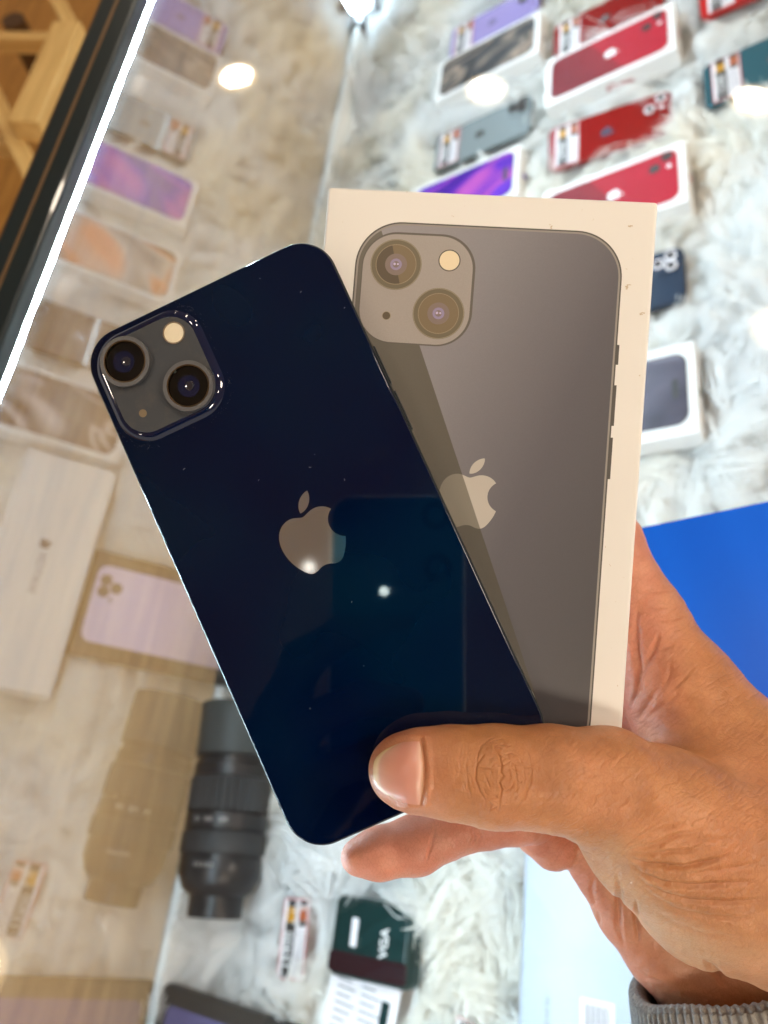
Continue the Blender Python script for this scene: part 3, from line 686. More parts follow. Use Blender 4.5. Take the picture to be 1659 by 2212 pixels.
obj('printed_edge_line', slab_ring2 if False else mesh('m', *(lambda o, i: ([(p[0], p[1], .00012) for p in o] + [(p[0], p[1], .00012) for p in i], [(j, (j + 1) % len(o), len(o) + (j + 1) % len(o), len(o) + j) for j in range(len(o))]))(rrect(pw - .0008, phh - .0008, .0122, 16, pcx, pcy), rrect(pw - .0018, phh - .0018, .0117, 16, pcx, pcy))), m_rim2, hb)
# printed camera square
c0 = bxp(777, 623); c1 = bxp(1023, 627); ccx, ccy = bxp(900, 624.5)
m_sq = mat('printed_camera_square', (.29, .25, .205), .4)
n = N(m_sq); c = n.coord(); gr = n.noise(c, 3800, 2, .8); n.link(n.mix(gr, (.40, .36, .335), (.30, .27, .25)), n.b.inputs['Base Color'])
cs = obj('printed_camera_square', slab_me(.0310, .0308, .0095, .00010, .00015, cx=ccx, cy=ccy, n=16), mat('printed_square_edge', (.12, .105, .09), .5), hb)
obj('printed_square_face', slab_me(.0300, .0298, .0090, .00015, .00019, cx=ccx - .0002, cy=ccy - .0001, n=16), m_sq, cs)
m_o1 = mat('printed_lens_ring', (.155, .13, .085), .4); m_o2 = mat('printed_lens_line', (.33, .275, .19), .4); m_o3 = mat('printed_lens_glass', (.195, .145, .085), .4)
m_o4 = mat('printed_lens_shade', (.105, .08, .052), .4); m_v1 = mat('printed_lens_mauve', (.22, .17, .15), .4); m_v2 = mat('printed_lens_violet', (.29, .24, .38), .4); m_v3 = mat('printed_lens_glint', (.55, .48, .68), .4)
for px, py, half in ((855.6, 571.9, True), (947., 677.7, False)):
    x, y = bxp(px, py)
    a = obj('printed_lens', disc_me(.00700, .00019, .00023, 56, x, y), m_o1, hb)
    obj('outer_line', ring_me(.00675, .00690, .00023, .00025, 56, x, y), m_o2, a)
    obj('glass_disc', disc_me(.00565, .00023, .00027, 56, x, y), m_o3, a)
    obj('inner_line', ring_me(.00540, .00552, .00027, .00029, 56, x, y), m_o2, a)
    if half:
        pts = [(x + .0054 * math.cos(math.radians(t)), y + .0054 * math.sin(math.radians(t))) for t in range(105, 289, 6)]
        obj('shade_half', stack_me([(pts, .00027), (pts, .00028)], smooth=False), m_o4, a)
    obj('mauve_disc', disc_me(.0030, .00028, .00031, 40, x, y), m_v1, a)
    obj('violet_ring', ring_me(.0009, .0016, .00031, .00033, 32, x, y), m_v2, a)
    obj('glint', disc_me(.00035, .00031, .00034, 12, x - .0004, y + .0001), m_v3, a); obj('glint', disc_me(.00028, .00031, .00034, 12, x + .0005, y + .0001), m_v3, a)
x, y = bxp(970.9, 563.3); a = obj('printed_flash', disc_me(.0030, .00019, .00022, 40, x, y), m_rim, hb); obj('flash_face', disc_me(.0027, .00022, .00025, 40, x, y), mat('printed_flash_cream', (.80, .68, .47), .4), a)
x, y = bxp(834.7, 682.3); a = obj('printed_microphone', disc_me(.0012, .00019, .00022, 24, x, y), m_o2, hb); obj('dark_disc', disc_me(.00105, .00022, .00024, 24, x, y), m_o4, a)
m_em = mat('printed_emblem', (.40, .36, .30), .35)
n = N(m_em); c = n.coord(); sx = n.new('ShaderNodeSeparateXYZ'); n.link(c, sx.inputs[0]); X, Y = sx.outputs[0], sx.outputs[1]
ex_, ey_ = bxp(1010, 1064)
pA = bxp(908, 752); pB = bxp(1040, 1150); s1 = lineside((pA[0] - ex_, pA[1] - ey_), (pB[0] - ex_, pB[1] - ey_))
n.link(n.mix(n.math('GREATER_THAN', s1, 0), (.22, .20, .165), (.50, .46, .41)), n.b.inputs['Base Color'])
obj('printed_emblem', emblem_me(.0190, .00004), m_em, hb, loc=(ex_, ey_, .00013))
for (xa, ya, yb) in ((1333, 745, 788), (1323, 832, 920), (1314, 945, 1035)):
    x0, y0 = bxp(xa, ya); x1_, y1_ = bxp(xa, yb); xr = pr_
    obj('printed_key', box_me(xr - .0001, xr + .0006, y1_, y0, 0, .00006), m_rim, hb)

vs = []; fs = []
for (px, py, rr_) in ((1192, 490, .6), (1362, 488, .7), (1357, 620, .9), (1387, 677, .7), (1352, 582, .35), (1282, 475, .3), (1257, 455, .25), (977, 468, .4), (877, 416, .4), (1004, 445, .22), (1382, 810, .5), (1309, 1182, .35), (1318, 1221, .35), (1347, 1247, .2), (1334, 1479, .35), (1368, 560, .25), (1330, 1300, .2), (1320, 1400, .2), (740, 480, .2), (1370, 1000, .22)):
    x, y = bxp(px, py)
    for k in range(6 if rr_ > .5 else 2):
        x_, y_ = x + rnd.gauss(0, .00045 * rr_), y + rnd.gauss(0, .00045 * rr_); b = len(vs); m_ = 7
        for q in range(m_):
            a_ = 6.283 * q / m_; r_ = rr_ * .00028 * rnd.uniform(.4, 1.3); vs.append((x_ + r_ * 1.4 * math.cos(a_), y_ + r_ * math.sin(a_), .00005 + .00001 * k))
        fs.append(tuple(range(b, b + m_)))
obj('dirt_spots', mesh('m', vs, fs), mat('brown_dirt', (.58, .48, .35), .7), hb, kind='stuff')

# ------------------------------------------------------------------ the hand
def Pm(px, py, d): return np.array([(px - CX) / F * d, (CY - py) / F * d, -d], np.float32)   # mm in the lens frame
GX0, GX1 = Pm(735, 0, 215)[0] - 4, 122.
GY0, GY1 = -158., 14.
GZ0, GZ1 = -276., -172.
hG = .5
ax = np.arange(GX0, GX1, hG, dtype=np.float32); ay = np.arange(GY0, GY1, hG, dtype=np.float32); az = np.arange(GZ0, GZ1, hG, dtype=np.float32)
GXX, GYY, GZZ = ax[:, None, None], ay[None, :, None], az[None, None, :]
def cap(a, b, ra, rb, zs=1.0):
    d = b - a; L2 = float(d[0] ** 2 + d[1] ** 2 + (d[2] * zs) ** 2) + 1e-9
    X = GXX - a[0]; Y = GYY - a[1]; Z = (GZZ - a[2]) * zs
    t = np.clip((X * d[0] + Y * d[1] + Z * (d[2] * zs)) / L2, 0, 1)
    return np.sqrt((X - t * d[0]) ** 2 + (Y - t * d[1]) ** 2 + (Z - t * d[2] * zs) ** 2) - (ra + (rb - ra) * t)
def smin(a, b, k):
    h = np.clip(.5 + .5 * (b - a) / k, 0, 1); return b * (1 - h) + a * h - k * h * (1 - h)
def chain(pts, k=2., zs=1.):
    q = [(Pm(p[0], p[1], p[2]), p[3]) for p in pts]; f = None
    for (a, ra), (b, rb) in zip(q[:-1], q[1:]):
        c = cap(a, b, ra, rb, zs); f = c if f is None else smin(f, c, k)
    return f
thumb = chain([(863, 1662, 190.5, 7.5), (894, 1665, 189.8, 9.75), (975, 1669, 189.3, 10.9), (1070, 1676, 189.2, 11.9), (1190, 1681, 190.6, 12.5), (1310, 1703, 194, 14.8), (1430, 1790, 201, 20)], 3, 1.08)
thenar = chain([(1430, 1790, 201, 20), (1548, 1868, 208, 25.0), (1720, 1897, 212, 28.5), (1900, 1900, 214, 31)], 5)
mass = smin(thumb, thenar, 6)
web = chain([(1000, 1020, 252, 7.5), (1150, 1060, 251, 8.5), (1316, 1168, 248, 9.6), (1393, 1345, 245, 12.6), (1472, 1500, 240, 17.4), (1566, 1655, 233, 23), (1740, 1800, 228, 31), (1900, 1850, 226, 34)], 5)
mass = smin(mass, web, 13)
palm = chain([(1330, 1790, 247, 12), (1470, 1930, 249, 16), (1620, 2080, 247, 22), (1720, 2380, 250, 26)], 6)
ulnar = chain([(1262, 1828, 240, 8.3), (1364, 1968, 241, 10), (1434, 2042, 241, 12), (1560, 2150, 241, 18), (1680, 2340, 245, 24)], 5)
palm = smin(palm, ulnar, 8)
mid = chain([(1450, 1720, 249, 12), (1275, 1350, 254, 9), (1100, 1270, 254, 8.3), (970, 1290, 251, 7.6)], 3)
ringf = chain([(1400, 1770, 249, 11), (1225, 1500, 254, 8.6), (1060, 1440, 254, 8), (960, 1470, 251, 7.4)], 3)
palm = smin(smin(palm, mid, 4), ringf, 4)
mass = smin(mass, palm, 3.0)
f2 = chain([(1120, 1745, 236, 7.2), (1166, 1795, 236, 7.4), (1196, 1822, 238, 7.4), (1290, 1800, 246, 9)], 2)
mass = smin(mass, f2, 1.0)
pinky = chain([(776, 1852, 214.5, 5.2), (815, 1845, 215.2, 6.9), (900, 1824, 216.5, 7.8), (962, 1796, 217.5, 7.35), (1055, 1774, 219, 7.1), (1118, 1768, 221, 7.0), (1150, 1770, 230, 7.2)], 2.2)
mass = smin(mass, pinky, .8)
# flatten what presses on the phone's back
F3 = mass
def surface_nets(Fd):
    S = Fd < 0
    nx, ny, nz = Fd.shape; cnt = np.zeros((nx - 1, ny - 1, nz - 1), np.uint8)
    for i in (0, 1):
        for j in (0, 1):
            for k in (0, 1): cnt += S[i:nx - 1 + i, j:ny - 1 + j, k:nz - 1 + k]
    act = (cnt > 0) & (cnt < 8); ids = np.full(act.shape, -1, np.int64); I = np.argwhere(act); ids[act] = np.arange(len(I))
    acc = np.zeros((len(I), 3)); num = np.zeros(len(I))
    cr_ = [(i, j, k) for i in (0, 1) for j in (0, 1) for k in (0, 1)]
    for a in cr_:
        for d in range(3):
            if a[d] == 0:
                b = list(a); b[d] = 1
                fa = Fd[I[:, 0] + a[0], I[:, 1] + a[1], I[:, 2] + a[2]]; fb = Fd[I[:, 0] + b[0], I[:, 1] + b[1], I[:, 2] + b[2]]
                m_ = (fa < 0) != (fb < 0); t = np.where(m_, fa / np.where(m_, fa - fb, 1), 0)
                for q in range(3): acc[:, q] += np.where(m_, a[q] + (t if q == d else 0), 0)
                num += m_
    vtx = I + acc / num[:, None]
    faces = []
    for d in range(3):
        a = [slice(None)] * 3; b = [slice(None)] * 3; a[d] = slice(0, -1); b[d] = slice(1, None)
        ch = S[tuple(a)] != S[tuple(b)]; E = np.argwhere(ch); o1, o2 = [(1, 2), (2, 0), (0, 1)][d]
        ok = (E[:, o1] > 0) & (E[:, o2] > 0) & (E[:, o1] < Fd.shape[o1] - 1) & (E[:, o2] < Fd.shape[o2] - 1); E = E[ok]
        def cell(s1, s2):
            c_ = E.copy(); c_[:, o1] -= s1; c_[:, o2] -= s2; return ids[c_[:, 0], c_[:, 1], c_[:, 2]]
        q = np.stack([cell(1, 1), cell(0, 1), cell(0, 0), cell(1, 0)], 1)
        fl = ~S[tuple(a)][tuple(E.T)]; q[fl] = q[fl][:, ::-1]; faces.append(q)
    return vtx, np.concatenate(faces)
vt, fc = surface_nets(F3)
used = np.zeros(len(vt), bool); used[fc.ravel()] = True; used &= np.isfinite(vt).all(axis=1)
remap = np.cumsum(used) - 1; fc = remap[fc[used[fc].all(axis=1)]]; vt = vt[used]
vt = np.stack([ax[0] + vt[:, 0] * hG, ay[0] + vt[:, 1] * hG, az[0] + vt[:, 2] * hG], 1)
del F3, mass, thumb, thenar, web, palm, ulnar, mid, ringf, f2, pinky
# relax
E_ = np.unique(np.sort(np.concatenate([fc[:, [0, 1]], fc[:, [1, 2]], fc[:, [2, 3]], fc[:, [3, 0]]]), axis=1), axis=0)
deg = np.bincount(E_.ravel(), minlength=len(vt)).astype(float)
def avg(x):
    s = np.zeros_like(x)
    for q in range(x.shape[1]):
        s[:, q] = np.bincount(E_[:, 0], x[E_[:, 1], q], len(x)) + np.bincount(E_[:, 1], x[E_[:, 0], q], len(x))
    return s / deg[:, None]
for _ in range(7): vt = vt + .5 * (avg(vt) - vt)
def vnormals(v):
    nf = np.cross(v[fc[:, 2]] - v[fc[:, 0]], v[fc[:, 3]] - v[fc[:, 1]]); nn_ = np.zeros_like(v)
    for k in range(4):
        for q in range(3): nn_[:, q] += np.bincount(fc[:, k], nf[:, q], len(v))
    return nn_ / (np.linalg.norm(nn_, axis=1)[:, None] + 1e-12)
nv = vnormals(vt)
_px = CX + vt[:, 0] / -vt[:, 2] * F; _py = CY - vt[:, 1] / -vt[:, 2] * F
def refine(V_, faces, cond):
    bm = bmesh.new(); me_ = bpy.data.meshes.new('t'); me_.from_pydata([tuple(q) for q in V_], [], faces); bm.from_mesh(me_); bm.verts.ensure_lookup_table()
    fsel_ = [f for f in bm.faces if cond[f.verts[0].index]]
    es = list({e for f in fsel_ for e in f.edges}); bmesh.ops.subdivide_edges(bm, edges=es, cuts=1, use_grid_fill=True, smooth=0.)
    bm.to_mesh(me_); bm.free(); a_ = np.zeros(len(me_.vertices) * 3); me_.vertices.foreach_get('co', a_); nn_ = np.zeros(len(me_.vertices) * 3); me_.vertices.foreach_get('normal', nn_)
    fl_ = [tuple(p_.vertices) for p_ in me_.polygons]; bpy.data.meshes.remove(me_); return a_.reshape(-1, 3), fl_, nn_.reshape(-1, 3)
_c1 = (nv[:, 2] > .05) & (_px < 1720) & (_py > 1080) & (_py < 2200) & ~((_px < 1330) & (_py < 1560))
vt, FL, nv = refine(vt, fc.tolist(), _c1)
_px = CX + vt[:, 0] / -vt[:, 2] * F; _py = CY - vt[:, 1] / -vt[:, 2] * F
vt, FL, nv = refine(vt, FL, (nv[:, 2] > .1) & (_px > 800) & (_px < 1190) & (_py > 1575) & (_py < 1780) & (-vt[:, 2] < 196))
ppx = CX + vt[:, 0] / -vt[:, 2] * F; ppy = CY - vt[:, 1] / -vt[:, 2] * F
front = np.clip(nv[:, 2] * 2.5 + .3, 0, 1)
def polydist(pts, taper=False):
    d = np.full(len(ppx), 1e9); arc = np.zeros(len(ppx)); acc_ = 0.
    for (x0, y0), (x1, y1) in zip(pts[:-1], pts[1:]):
        dx, dy = x1 - x0, y1 - y0; L_s = math.hypot(dx, dy) + 1e-6; t = np.clip(((ppx - x0) * dx + (ppy - y0) * dy) / (L_s * L_s), 0, 1)
        q = np.hypot(ppx - x0 - t * dx, ppy - y0 - t * dy); m_ = q < d; d = np.where(m_, q, d); arc = np.where(m_, acc_ + t * L_s, arc); acc_ += L_s
    if taper: return d, np.clip(np.minimum(arc, acc_ - arc) / (.32 * acc_), 0, 1)
    return d
Z = lambda pts, ox, oy, s: [(ox + x * s, oy + y * s) for x, y in pts]
disp = np.zeros(len(vt)); crease_shade = np.zeros(len(vt))
def crease(pts, depth, width, near=None, red=.0):
    global disp, crease_shade
    pts = [(x + 1.2 * math.sin(k * 2.1 + x), y + 1.2 * math.cos(k * 1.7 + y)) for k, (x, y) in enumerate(pts)]
    d, tp = polydist(pts, True); m_ = np.exp(-(d / (width * (.6 + .4 * tp))) ** 2) * front * tp ** .8
    if near is not None: m_ = m_ * (-vt[:, 2] < near)
    disp -= depth * m_; crease_shade = np.maximum(crease_shade, red * m_)  # creases also darken the skin colour, as shade in the folds would
# knuckle creases on the thumb (picture 1 of the close-ups: 740.6 + x*.3637, 1508.6 + y*.3637)
kz = lambda pts: Z(pts, 740.6, 1508.6, .3637)
for pts, dp, wd in ([[(890, 235), (905, 300), (935, 345), (945, 400), (940, 440), (955, 460), (930, 500), (945, 545), (935, 600), (920, 680)], .55, 3.0],
                    [[(830, 260), (805, 330), (790, 410), (785, 480), (810, 550), (850, 600), (845, 680)], .40, 2.6],
                    [[(1020, 360), (1030, 430), (1035, 500), (1028, 570)], .38, 2.4], [[(1060, 260), (1105, 330), (1125, 420), (1120, 500), (1080, 600), (1010, 680), (940, 700)], .34, 2.6],
                    [[(790, 412), (850, 420), (900, 428)], .4, 2.4], [[(900, 405), (960, 395), (1010, 365)], .34, 2.2], [[(940, 440), (990, 430), (995, 480), (975, 530)], .34, 2.2],
                    [[(845, 450), (860, 500), (880, 550)], .30, 2.2], [[(850, 600), (900, 590), (935, 560)], .32, 2.2], [[(870, 660), (920, 640)], .3, 2.2],
                    [[(745, 300), (735, 400), (745, 520), (770, 620)], .18, 2.6], [[(700, 260), (690, 360), (700, 470)], .12, 3.0],
                    [[(960, 330), (1000, 320), (1040, 345)], .28, 2.2], [[(1040, 405), (1090, 410), (1150, 400)], .22, 2.2], [[(860, 600), (880, 630), (860, 680)], .3, 2.2]):
    crease(kz(pts), dp * .62, wd * .80, 196, .50)
# folds at the wrist side of the thumb ball (close-up 3: 1165.2 + x*.2976, 1645.8 + y*.2976)
fz = lambda pts: Z(pts, 1165.2, 1645.8, .2976)
for pts, dp, wd in ([[(590, 655), (700, 640), (860, 600), (1000, 540), (1200, 500)], 1.0, 7], [[(600, 660), (760, 680), (900, 660), (1100, 640), (1250, 600)], .8, 5],
                    [[(640, 690), (760, 740), (900, 762), (1050, 770), (1250, 720), (1400, 670)], 1.5, 6], [[(640, 730), (760, 820), (900, 880), (1100, 905), (1350, 885), (1600, 870)], 1.2, 6],
                    [[(650, 780), (780, 900), (920, 970), (1100, 1010), (1400, 1020), (1659, 1000)], .9, 6], [[(700, 880), (850, 1000), (1000, 1080), (1250, 1120), (1600, 1140)], .6, 6],
                    [[(850, 1090), (1000, 1180), (1200, 1250), (1500, 1290)], .4, 6], [[(700, 560), (900, 480), (1100, 430)], .35, 5], [[(620, 600), (760, 520), (900, 430)], .35, 4],
                    [[(1000, 820), (1300, 790), (1600, 740)], .5, 5], [[(900, 620), (1150, 560), (1450, 560)], .45, 5]):
    crease(fz(pts), dp * .8, wd * 1.05, 222, .25)
# palm side creases (close-up 2: 1275 + x*.2480, 1097 + y*.2480)
wz = lambda pts: Z(pts, 1275., 1097., .2480)
for pts, dp, wd in ([[(420, 850), (400, 1000), (400, 1200), (430, 1400), (400, 1600), (330, 1800)], 1.6, 8], [[(600, 1080), (560, 1220), (490, 1370), (440, 1480)], 1.1, 7],
                    [[(760, 1170), (680, 1210), (600, 1250)], .6, 5], [[(400, 750), (550, 730), (740, 720)], .4, 4], [[(430, 890), (560, 880), (700, 870)], .4, 4], [[(560, 980), (700, 970), (860, 930)], .35, 4],
                    [[(600, 1560), (500, 1700), (400, 1850)], .8, 7], [[(800, 1600), (620, 1740), (450, 1850)], .5, 6], [[(900, 1400), (740, 1560), (640, 1640)], .3, 5], [[(700, 1300), (690, 1450), (620, 1600)], .35, 5]):
    crease(wz(pts), dp, wd)
for pts, dp, wd in ([[(400, 830), (380, 930), (400, 1050)], .6, 5], [[(560, 800), (575, 1000), (570, 1200), (620, 1350)], 1.1, 7], [[(700, 1000), (705, 1180), (720, 1320)], .9, 6], [[(360, 1060), (420, 1010)], .5, 4], [[(430, 1080), (440, 1190)], .5, 4],
                    [[(690, 1500), (780, 1570), (900, 1600)], .5, 5], [[(1180, 1450), (1300, 1550), (1360, 1640)], 1.0, 8]):
    crease(fz(pts), dp, wd)
for pts, dp, wd in ([[(540, 730), (545, 800), (520, 900), (490, 975)], .45, 4], [[(765, 760), (780, 830), (750, 890)], .45, 4], [[(790, 760), (812, 820), (800, 880)], .35, 3]):
    crease(kz(pts), dp, wd)
# gentle lumps, skin grain
disp += .25 * np.sin(ppx * .021 + 1) * np.sin(ppy * .017) * front
# knuckle: many short fine creases
kr = random.Random(5)
for q in range(34):
    a0 = kr.uniform(0, 6.283); rx_ = kr.uniform(12, 66); ry_ = rx_ * kr.uniform(1.0, 1.35); sp_ = kr.uniform(.35, .9); pts = []
    if rx_ * abs(math.cos(a0)) < 10 and q % 2: continue
    for k in range(6):
        a = a0 + sp_ * (k / 5 - .5); pts.append((1080 + rx_ * math.cos(a) + kr.gauss(0, 1.6), 1672 + ry_ * math.sin(a) + kr.gauss(0, 1.6)))
    crease(pts, kr.uniform(.06, .17), kr.uniform(1.4, 2.0), 196, kr.uniform(.15, .4))
for q in range(16):
    x0, y0 = 1080 + kr.uniform(-48, 52), 1672 + kr.uniform(-66, 66); a = kr.uniform(-.5, .5); l = kr.uniform(10, 26)
    crease([(x0, y0), (x0 + l * .5, y0 + l * .5 * math.sin(a) + kr.gauss(0, 2)), (x0 + l * math.cos(a), y0 + l * math.sin(a))], kr.uniform(.08, .18), 1.6, 196, .3)
def vnoise(x, y, sc_, seed):
    g = np.random.default_rng(seed); o_ = np.zeros_like(x)
    for k in range(6):
        a = g.uniform(0, 6.283); f_ = g.uniform(.6, 1.7) / sc_; o_ += np.sin((x * math.cos(a) + y * math.sin(a)) * f_ * 6.283 + g.uniform(0, 6.28))
    return o_ / 2.5
# diagonal skin lines over thumb, thumb ball and web: two warped line families, real relief
zone = np.clip((ppx - 1120) / 110, 0, 1) * (-vt[:, 2] < 238) * np.clip((ppy - 1150) / 60, 0, 1) * (1 - .75 * np.clip((ppy - 1900) / 120, 0, 1))
w1 = 9 * vnoise(ppx, ppy, 160, 11) + 3.2 * vnoise(ppx, ppy, 42, 12)
def fam(dx, dy, per, wd, seed, wrp):
    q = (ppx * dx + ppy * dy + wrp) / per; l_ = np.abs(((q % 1) + 1) % 1 - .5) * 2     # 1 at line centre
    br = np.clip(vnoise(ppx, ppy, 38, seed) + .75, 0, 1); return np.clip((l_ - (1 - wd)) / wd, 0, 1) * br
up = np.clip((1600 - ppy) / 160, 0, 1)                         # toward the web the lines lean more
lines = np.maximum(fam(.62, .78, 13.5, .38, 21, w1), .7 * fam(-.45, .89, 19, .30, 22, w1 * 1.3 + 5 * vnoise(ppx, ppy, 60, 13)))
lines = np.maximum(lines, .55 * fam(.88, .47, 17, .28, 23, -w1))
disp -= .135 * lines * zone * front
disp += .05 * vnoise(ppx, ppy, 26, 31) * front * np.clip((ppx - 930) / 60, 0, 1)
crease_shade = np.maximum(crease_shade, .45 * lines * zone)  # skin lines get the same painted crease shade
# papillary ridges on finger pad and palm edge
ridz = ((ppy > 1780) & (ppx < 1010)) * 1.0
rr_ = np.hypot(ppx - 905, (ppy - 1835) * 1.2) + 5 * vnoise(ppx, ppy, 90, 41)
disp -= .03 * (np.abs((rr_ / 6.5) % 1 - .5) * 2) * ridz * front
tz = (-vt[:, 2] < 196) * front
inx = np.clip((ppx - 800) / 30, 0, 1) * (ppx < 960); yy_ = np.abs(ppy - 1668)
cut = np.exp(-((ppx - 928 + .0016 * (ppy - 1668) ** 2) / 6.5) ** 2) * (yy_ < 74); grv = np.exp(-((ppx - 917 + .0016 * (ppy - 1668) ** 2) / 3.2) ** 2) * (yy_ < 72)
sid = np.exp(-((yy_ - 76) / 6.5) ** 2) * np.clip((ppx - 835) / 25, 0, 1) * np.clip((935 - ppx) / 20, 0, 1)
disp += tz * (.30 * cut - .30 * grv + .26 * sid); crease_shade = np.maximum(crease_shade, .5 * tz * grv)
knz = np.exp(-(((ppx - 1075) / 75) ** 2 + ((ppy - 1672) / 85) ** 2)) * (-vt[:, 2] < 200)
vt2 = vt + nv * disp[:, None]
vv = (vt2 / 1000).astype(np.float32); hm = bpy.data.meshes.new('hand'); hm.from_pydata([tuple(q) for q in vv.tolist()], [], FL); hm.update(); hm.shade_smooth()
# skin tone: 1 = pink palm side, 0 = tan back of the hand
def lin(v, a, b): return np.clip((v - a) / (b - a), 0, 1)
palmness = lin(-vt[:, 2], 224, 236) * np.maximum(lin(ppy, 1700, 1800), lin(1520 - ppx - (1500 - ppy) * .35, -40, 90)) * 1.0
palmness = np.maximum(palmness, ((-vt[:, 2] > 206) & (ppx < 1240) & (ppy > 1700)) * 1.0)
palmness = np.maximum(palmness, .75 * lin(1500 - ppx, 0, 90) * lin(1620 - ppy, 0, 60) * lin(-vt[:, 2], 205, 215))
palmness = np.maximum(palmness, .45 * lin(1000 - ppx, 0, 120) * (-vt[:, 2] < 205))
palmness = np.clip(palmness, 0, 1)
for nm, arr in (('palm', palmness), ('grain', zone), ('knuckle', knz), ('red', crease_shade), ('pale', np.exp(-(polydist(fz([(560, 680), (640, 900), (900, 1180), (1200, 1380), (1600, 1460)])) / 45) ** 2) * (-vt[:, 2] < 232))):
    a_ = hm.attributes.new(nm, 'FLOAT', 'POINT'); a_.data.foreach_set('value', arr.astype(np.float32))
m_skin = mat('skin', (.5, .25, .12), .40, spec=.55)
n = N(m_skin); b = n.b
b.inputs['Subsurface Weight'].default_value = .22; b.inputs['Subsurface Radius'].default_value = (1., .38, .2); b.inputs['Subsurface Scale'].default_value = .0028
c = n.coord(); A = lambda s: n.new('ShaderNodeAttribute', attribute_name=s).outputs['Fac']
mott = n.noise(c, 90, 4, .6); fine = n.noise(c, 700, 3, .6)
tan = n.ramp(mott, [(.3, (.39, .150, .055)), (.55, (.51, .215, .083)), (.75, (.61, .295, .130))])
pink = n.ramp(mott, [(.3, (.54, .19, .125)), (.55, (.62, .25, .17)), (.75, (.66, .32, .23))])
col_ = n.mix(A('palm'), tan, pink); col_ = n.mix(n.math('MULTIPLY', A('pale'), .45), col_, (.66, .44, .27))
col_ = n.mix(n.math('MULTIPLY', A('red'), .42), col_, (.28, .085, .025)); col_ = n.mix(n.math('MULTIPLY', fine, .10), col_, (.40, .16, .06))  # crease mask mixes in dark brown, shade painted into the folds
n.link(col_, b.inputs['Base Color'])
vo = n.new('ShaderNodeTexVoronoi', feature='DISTANCE_TO_EDGE'); vo.inputs['Scale'].default_value = 1150; n.link(n.mapping(c, (1, .62, 1), (0, 0, .75)), vo.inputs['Vector'])
e1 = n.math('MINIMUM', vo.outputs['Distance'], .12)
wv = n.new('ShaderNodeTexWave', bands_direction='X'); wv.inputs['Scale'].default_value = 190; wv.inputs['Distortion'].default_value = 7; wv.inputs['Detail'].default_value = 3.; wv.inputs['Detail Scale'].default_value = 2.2
n.link(n.mapping(c, (1, 1, 1), (0, 0, .927)), wv.inputs['Vector'])
wl = n.math('MULTIPLY', n.math('POWER', wv.outputs['Fac'], .4), n.math('MULTIPLY_ADD', A('grain'), .8, .2))
col_ = n.mix(n.math('MULTIPLY', A('knuckle'), .45), col_, (.40, .155, .050)); blot = n.noise(c, 45, 3, .6); col_ = n.mix(n.math('MULTIPLY', n.ramp(blot, [(.48, (0, 0, 0)), (.7, (1, 1, 1))]), .30), col_, (.62, .22, .11))
col2 = n.mix(n.math('MULTIPLY', n.math('LESS_THAN', vo.outputs['Distance'], .05), .22), col_, (.34, .12, .035)); n.link(col2, b.inputs['Base Color'])  # cell borders darkened too, painted shade of the fine creases
b1 = n.bump(e1, .60, .0006); b2 = n.bump(wl, .12, .0005, b1); b3 = n.bump(fine, .22, .0006, b2); n.link(b3, b.inputs['Normal'])
pe = thing('person', "adult's bare hand and wrist in a grey ribbed sleeve, gripping a phone and its box", 'person', None, CAMM)
hand = obj('hand', hm, m_skin, pe)

# thumb nail, draped over the thumb
import mathutils
deps_bm = bmesh.new(); sel = (ppx < 1010) & (-vt[:, 2] < 200) & (ppy < 1790)
mp = -np.ones(len(vt), int); mp[sel] = np.arange(sel.sum()); sl_ = sel.tolist()
bvh = BVHTree.FromPolygons([tuple(q) for q in vt2[sel]], [tuple(int(mp[i]) for i in f) for f in FL if all(sl_[i] for i in f)])
nu, nw = 34, 30; nvs = []; ok = True
def nail_pt(s, t):       # s 0..1 tip to cuticle, t -1..1 across
    x = 806 + (914 - 806) * s; half = 70 * (1 - .16 * (1 - s) ** 2)
    yc = 1667 + 3 * s; x = x + 46 * (abs(t) ** 3.0) * (1 - s) ** 1.3 + (-8 * t * t) * s
    return x, yc + half * t * .98
for i in range(nu):
    for j in range(nw):
        s = i / (nu - 1); t = -1 + 2 * j / (nw - 1); x, y = nail_pt(s, t)
        d = Vector(((x - CX) / F, (CY - y) / F, -1)); hit = bvh.ray_cast(Vector((0, 0, 0)), d.normalized(), 400)
        if hit[0] is None: z = nvs[-1][2] if nvs else -182; co = Vector((d.x * -z, d.y * -z, z))
        else: co = hit[0].copy()
        edge = min(1, (1 - abs(t)) * 6, (1 - s) * 9 + .0)
        up = .10 + .42 * max(0, edge) ** .6 if s < .97 else -.05
        co = co * (1 - up / co.length); nvs.append((co.x, co.y, co.z))
nvs = np.array(nvs).reshape(nu, nw, 3)
zs_ = nvs[:, :, 2].copy()
for _ in range(6): zs_[1:-1, 1:-1] = (zs_[1:-1, 1:-1] + zs_[:-2, 1:-1] + zs_[2:, 1:-1] + zs_[1:-1, :-2] + zs_[1:-1, 2:]) / 5
nvs[:, :, 2] = zs_; nvs[:, :, 2] += .12
fs = [(i * nw + j, (i + 1) * nw + j, (i + 1) * nw + j + 1, i * nw + j + 1) for i in range(nu - 1) for j in range(nw - 1)]
nm = mesh('nail', nvs.reshape(-1, 3) / 1000, fs, True)
a_ = nm.attributes.new('along', 'FLOAT', 'POINT'); a_.data.foreach_set('value', np.repeat(np.arange(nu) / (nu - 1), nw).astype(np.float32))
a2 = nm.attributes.new('across', 'FLOAT', 'POINT'); a2.data.foreach_set('value', np.tile(np.abs(np.linspace(-1, 1, nw)), nu).astype(np.float32))
m_nail = mat('nail', (.7, .36, .27), .33, spec=.5, coat=.12, coatr=.3)
